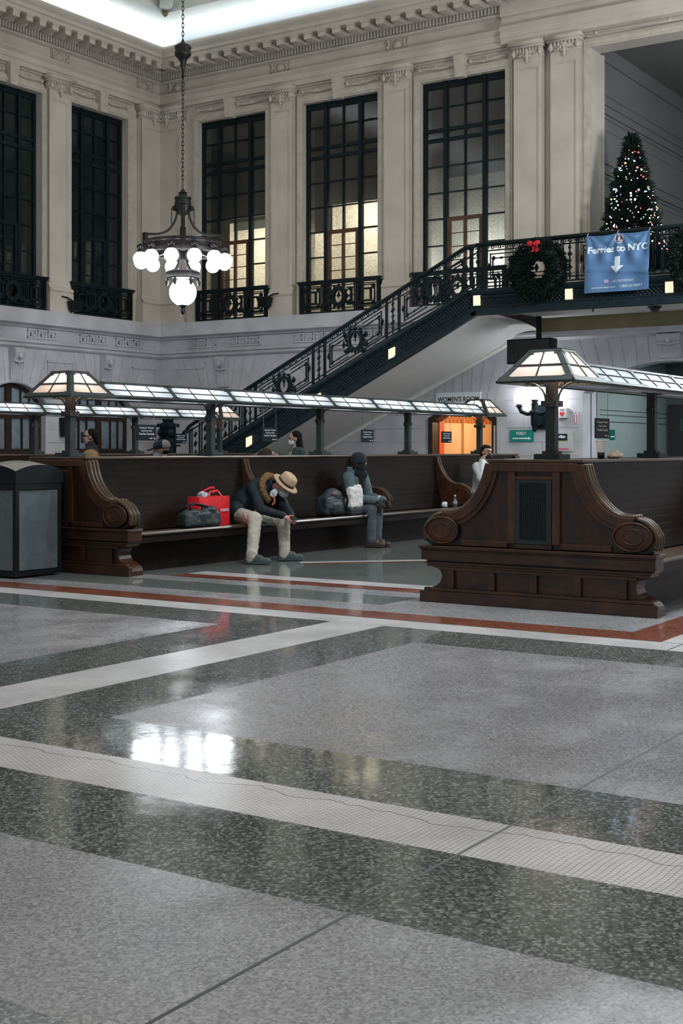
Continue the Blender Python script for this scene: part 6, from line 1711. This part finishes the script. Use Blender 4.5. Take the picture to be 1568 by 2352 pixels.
for a, b in (((xa, ya), (xb, ya)), ((xb, ya), (xb, yb)), ((xb, yb), (xa, yb)), ((xa, yb), (xa, ya))):
    n = 8; d = Vector((b[0]-a[0], b[1]-a[1], 0)); nn = Vector((d.y, -d.x, 0)).normalized()
    for i in range(n):
        q = []
        for w in (i/n, (i+1)/n):
            for zz in (z0, (z0+z1)/2, z1): q.append(Vector((a[0], a[1], zz))+d*w+nn*(.012*sin(PI*w)*(1 if zz < z1 else .3)+.006*sin(9*w+zz*20)*(w*(1-w)*4)))
        m.quad(q[0], q[3], q[4], q[1]); m.quad(q[1], q[4], q[5], q[2])
m.build('bag_body', RED_B, tote, smooth=True)
for y, sg, lx in ((ya-.004, -1, (.18, .42)), (yb, 1, (.2, .45))):
    m = MB(); x0, x1 = xa+lx[0], xa+lx[1]
    pts = [(x0, y, z1-.05), (x0+.0, y, z1+.02), (x0+.03, y+.02, z1+.055), (x1-.06, y+.02, z1+.07+.04*(sg > 0)), (x1+.0, y+.0, z1+.0), (x1+.02, y, z1-.05)] if sg < 0 else [(x0, y, z1-.03), (x0+.06, y, z1+.05), (x0+.20, y-.02, z1+.10), (x0+.28, y-.02, z1+.10), (x0+.31, y, z1+.07), (x0+.29, y, z1+.03)]
    for p, q in zip(pts, pts[1:]): 
        p, q = Vector(p), Vector(q); e = Vector((.014, 0, 0)) if abs((q-p).z) > abs((q-p).x) else Vector((0, 0, .012))
        m.hexa([p-e, p+e, p+e+Vector((0, .003, 0)), p-e+Vector((0, .003, 0))], [q-e, q+e, q+e+Vector((0, .003, 0)), q-e+Vector((0, .003, 0))])
    m.build('handle', RED_B, tote)
m = MB()
m.add([(12.27, ya-.021, .618), (12.425, ya-.021, .618), (12.425, ya-.021, .650), (12.27, ya-.021, .650)], [(0, 1, 2, 3)])
m.build('printed_strip', mat('pale pink print', (.72, .50, .56), .6, var=.0), tote)
m = MB()
for x0, x1 in ((12.285, 12.33), (12.36, 12.41)): m.add([(x0, ya-.0225, .626), (x1, ya-.0225, .626), (x1, ya-.0225, .642), (x0, ya-.0225, .642)], [(0, 1, 2, 3)])
m.build('faded_print', mat('dull pink print', (.55, .30, .38), .6, var=0), tote)
pk = thing('plastic_bag', 'crumpled clear plastic bag sticking out of the red tote bag', 'bag', (12.1, 9.89, .75)); m = MB()
m.sphere((12.08, 9.89, .77), (.10, .06, .085), 12); m.sphere((12.03, 9.88, .82), (.05, .05, .04), 10); blob(m, 'plastic_film', mat('grey white plastic film', (.42, .43, .48), .25, var=.5, scale=25), pk, .012, 0, disp=.06, dscale=.04)
BAGN = mat('black nylon', (.010, .018, .023), .5, var=.25, scale=6, bump=.3, bscale=12)
df_ = thing('duffel_bag', 'black duffel bag on the bench seat in front of the red tote bag', 'bag', (11.76, 9.70, SEATZ))
m = MB(); rbox(m, (11.77, 9.695, SEATZ+.012), (.66, .17, .20), .035, (.93, .8)); m.sphere((11.94, 9.695, .655), (.13, .08, .05), 12); m.sphere((11.62, 9.695, .645), (.13, .08, .03), 12)
blob(m, 'bag_body', BAGN, df_, .012, 4, disp=.025, dscale=.1)
m = MB()
for y in (9.66, 9.73): m.tube([(11.56, y, .66), (11.58, y, .72), (11.66, y, .735), (11.80, y, .715), (11.88, y, .69)], .012, 6)
m.build('handle', BLACK, df_, smooth=True); m = MB()
for x in (11.50, 11.54, 11.58): m.tube([(x, 9.62, .66), (x+.012, 9.61, .645), (x+.014, 9.61, .63)], .004, 6)
m.build('buckle', CHAINM, df_)
bp_ = thing('backpack', 'dark backpack with a small pink tag on the bench beside the hooded person', 'bag', (14.62, 9.75, SEATZ))
m = MB(); rbox(m, (14.60, 9.76, SEATZ+.012), (.50, .22, .30), .05, (.86, .8)); m.sphere((14.64, 9.76, .72), (.19, .10, .12), 14); m.sphere((14.58, 9.66, .58), (.17, .05, .10), 12)
blob(m, 'bag_body', mat('dark blue nylon', (.010, .017, .026), .55, var=.25, scale=6, bump=.3, bscale=12), bp_, .012, 4, disp=.02, dscale=.08)
m = MB(); m.cbox((14.53, 9.655, .775), (.07, .012, .022)); m.build('pink_tag', mat('pink tag', (.45, .08, .16), .6, var=0), bp_)
m = MB(); m.tube([(14.80, 9.66, .80), (14.83, 9.64, .68), (14.81, 9.65, .52)], .018, 6); m.build('strap', BLACK, bp_)
ct = thing('canvas_tote', 'off white canvas tote bag between the backpack and the hooded person', 'bag', (15.06, 9.66, SEATZ))
m = MB(); rbox(m, (15.055, 9.68, .55), (.30, .12, .30), .03, (1.05, .75)); m.sphere((15.15, 9.68, .85), (.08, .04, .03), 10)
blob(m, 'bag_body', mat('off white canvas', (.66, .63, .61), .8, var=.06, bump=.5, bscale=9), ct, .010, 3, disp=.035, dscale=.07)
m = MB(); rbox(m, (15.06, 9.70, SEATZ), (.30, .14, .12), .03); blob(m, 'dark_base', mat('navy cloth', (.012, .025, .038), .8, var=.2), ct, .010, 2)
bo = thing('bottle', 'clear bottle with a little orange drink on the bench seat', 'bottle', (18.08, 9.75, SEATZ)); m = MB()
m.lathe([(.001, 0), (.034, .002), (.036, .02), (.036, .085), (.030, .11), (.016, .135), (.0135, .165), (.016, .167)], (18.08, 9.75, SEATZ+.008), 20); m.build('glass', mat('clear bottle glass', (.55, .62, .66), .08, var=0, spec=.6), bo, smooth=True); bo.children[0].active_material.node_tree.nodes['Principled BSDF'].inputs['Transmission Weight'].default_value = .85
m = MB(); m.lathe([(.001, .004), (.033, .005), (.033, .05), (.001, .05)], (18.08, 9.75, SEATZ+.008), 16); m.build('orange_drink', mat('orange drink', (.50, .15, .03), .2, var=0), bo)
m = MB(); m.lathe([(.0165, .166), (.0165, .188), (.001, .189)], (18.08, 9.75, SEATZ+.008), 14); m.build('cap', WHITE, bo)
m = MB(); m.lathe([(.0366, .055), (.0368, .09), (.0366, .09)], (18.08, 9.75, SEATZ+.008), 20); m.build('bottle_label', mat('pale blue label', (.40, .48, .54), .5, var=.3, scale=40), bo)
tissue = MB(); tissue.sphere((0, 0, 0), (.05, .045, .05), 12); tp = thing('crumpled_napkin', 'crumpled white napkin on the bench seat beside the bottle', 'napkin', (17.70, 9.73, .50)); tissue.xf(0, Matrix.Translation((17.70, 9.73, .505))); blob(tissue, 'napkin_ball', WHITE, tp, .009, 0, disp=.05, dscale=.03)
cup = thing('paper_cup', 'white paper cup with a black base on the right bench top', 'cup', (11.39, 4.62, 1.276)); m = MB()
m.lathe([(.001, 0), (.030, 0), (.0355, .058)], (11.39, 4.62, 1.276), 24); m.build('black_base', BLACK, cup, smooth=True)
m = MB(); m.lathe([(.0355, .058), (.050, .158), (.051, .162), (.054, .164), (.054, .17), (.049, .172), (.001, .168)], (11.39, 4.62, 1.276), 28); m.build('white_cup', mat('white waxed paper', (.74, .76, .77), .4, var=.05, scale=10), cup, smooth=True, autosm=.6)
pn = thing('crumpled_paper', 'crumpled brown paper beside the white cup on the bench top', 'paper', (11.69, 4.6, 1.276)); m = MB()
m.sphere((11.66, 4.62, 1.30), (.06, .05, .028), 10); m.sphere((11.72, 4.58, 1.30), (.05, .04, .03), 10); m.capsule((11.66, 4.60, 1.32), .012, (11.74, 4.60, 1.345), .014); blob(m, 'paper_wad', mat('pale brown paper', (.52, .42, .32), .8, var=.2, scale=30), pn, .008, 0, disp=.035, dscale=.025)
nl = thing('paper_sheet', 'white paper lying flat on the right bench top beside the lamp base', 'paper', (10.5, 4.98, 1.276)); m = MB(); m.cbox((10.55, 5.02, 1.2775), (.30, .21, .003)); m.build('sheet', WHITE, nl)

# ================================================================ LIGHT AND CAMERA
area('cove_lamp_back', (XW-.72, 6, 13.12), .16, 38, 130, (.88, .95, 1.0), (0, math.radians(158), 0))
area('cove_lamp_left', (12, YW-.72, 13.12), 36, .16, 130, (.88, .95, 1.0), (math.radians(158), 0, 0))
# added fill lamps, unseen, at assumed places of further chandeliers
for x, y, e in ((23.9, 4.0, 1500), (8.0, 20.2, 100), (10.0, 4.0, 950), (23.9, -10, 800)):
    point('unseen_fill_lamp', (x, y, 6.6), 1.0, e, (.87, .94, 1.0))
# room and fill lights behind the windows, lobby, passage, recess
area('behind_window_lamp', (30.75, 23.2, 7.9), .3, 1.6, 140, (1, .95, .86), (0, math.radians(-55), 0))
area('behind_window_lamp', (30.75, 19.6, 8.3), .3, 1.6, 130, (1, .95, .87), (0, math.radians(-55), 0))
area('behind_window_lamp', (30.75, 15.9, 6.4), .3, 1.6, 100, (.95, .95, .9), (0, math.radians(-70), 0))
area('behind_window_lamp', (30.42, 15.9, 5.3), .1, 1.8, 22, (1, .97, .92), (math.radians(180), math.radians(-25), 0))  # added fill, brightens the blinds and dirty glass of this window
point('lobby_lamp', (31.6, 15.4, 2.4), .12, 75, (1, .78, .52))
area('passage_lamp', (32.5, 10.5, 3.7), 3, 1, 70, (.85, .95, 1.0), (0, 0, 0))
area('recess_lamp', (37, 6.0, 9.0), 2, 2, 32, (.7, .82, 1.0), (0, math.radians(60), math.radians(-20)))
area('vestibule_lamp', (26, 27.6, 3.2), 5, .4, 130, (.75, .9, 1.0), (0, 0, 0))

w = bpy.data.worlds.new('room light'); SC.world = w; w.use_nodes = True
w.node_tree.nodes['Background'].inputs[0].default_value = (.48, .64, .74, 1); w.node_tree.nodes['Background'].inputs[1].default_value = .52
cam = bpy.data.cameras.new('camera'); co = bpy.data.objects.new('camera', cam); COL.objects.link(co)
co.location = (0, 0, 1.37); co.rotation_euler = (PI/2, 0, -(PI/2-math.atan2(1976, 3010)))
cam.sensor_fit = 'VERTICAL'; cam.sensor_height = 36; cam.sensor_width = 24; cam.lens = 36*3010/2352
cam.shift_y = -146/2352; cam.clip_end = 200; cam.clip_start = .05
SC.camera = co
SC.view_settings.view_transform = 'Standard'; SC.view_settings.look = 'None'; SC.view_settings.gamma = 1; SC.view_settings.use_curve_mapping = False
SC.view_settings.exposure = 0.72
SC.cycles.max_bounces = 6; SC.cycles.diffuse_bounces = 3; SC.cycles.glossy_bounces = 3; SC.cycles.transmission_bounces = 5; SC.cycles.transparent_max_bounces = 10; SC.cycles.use_adaptive_sampling = True; SC.cycles.adaptive_threshold = .07; SC.cycles.adaptive_min_samples = 16
SC.cycles.sample_clamp_indirect = 6; SC.cycles.use_denoising = True
SC.cycles.caustics_reflective = False; SC.cycles.caustics_refractive = False
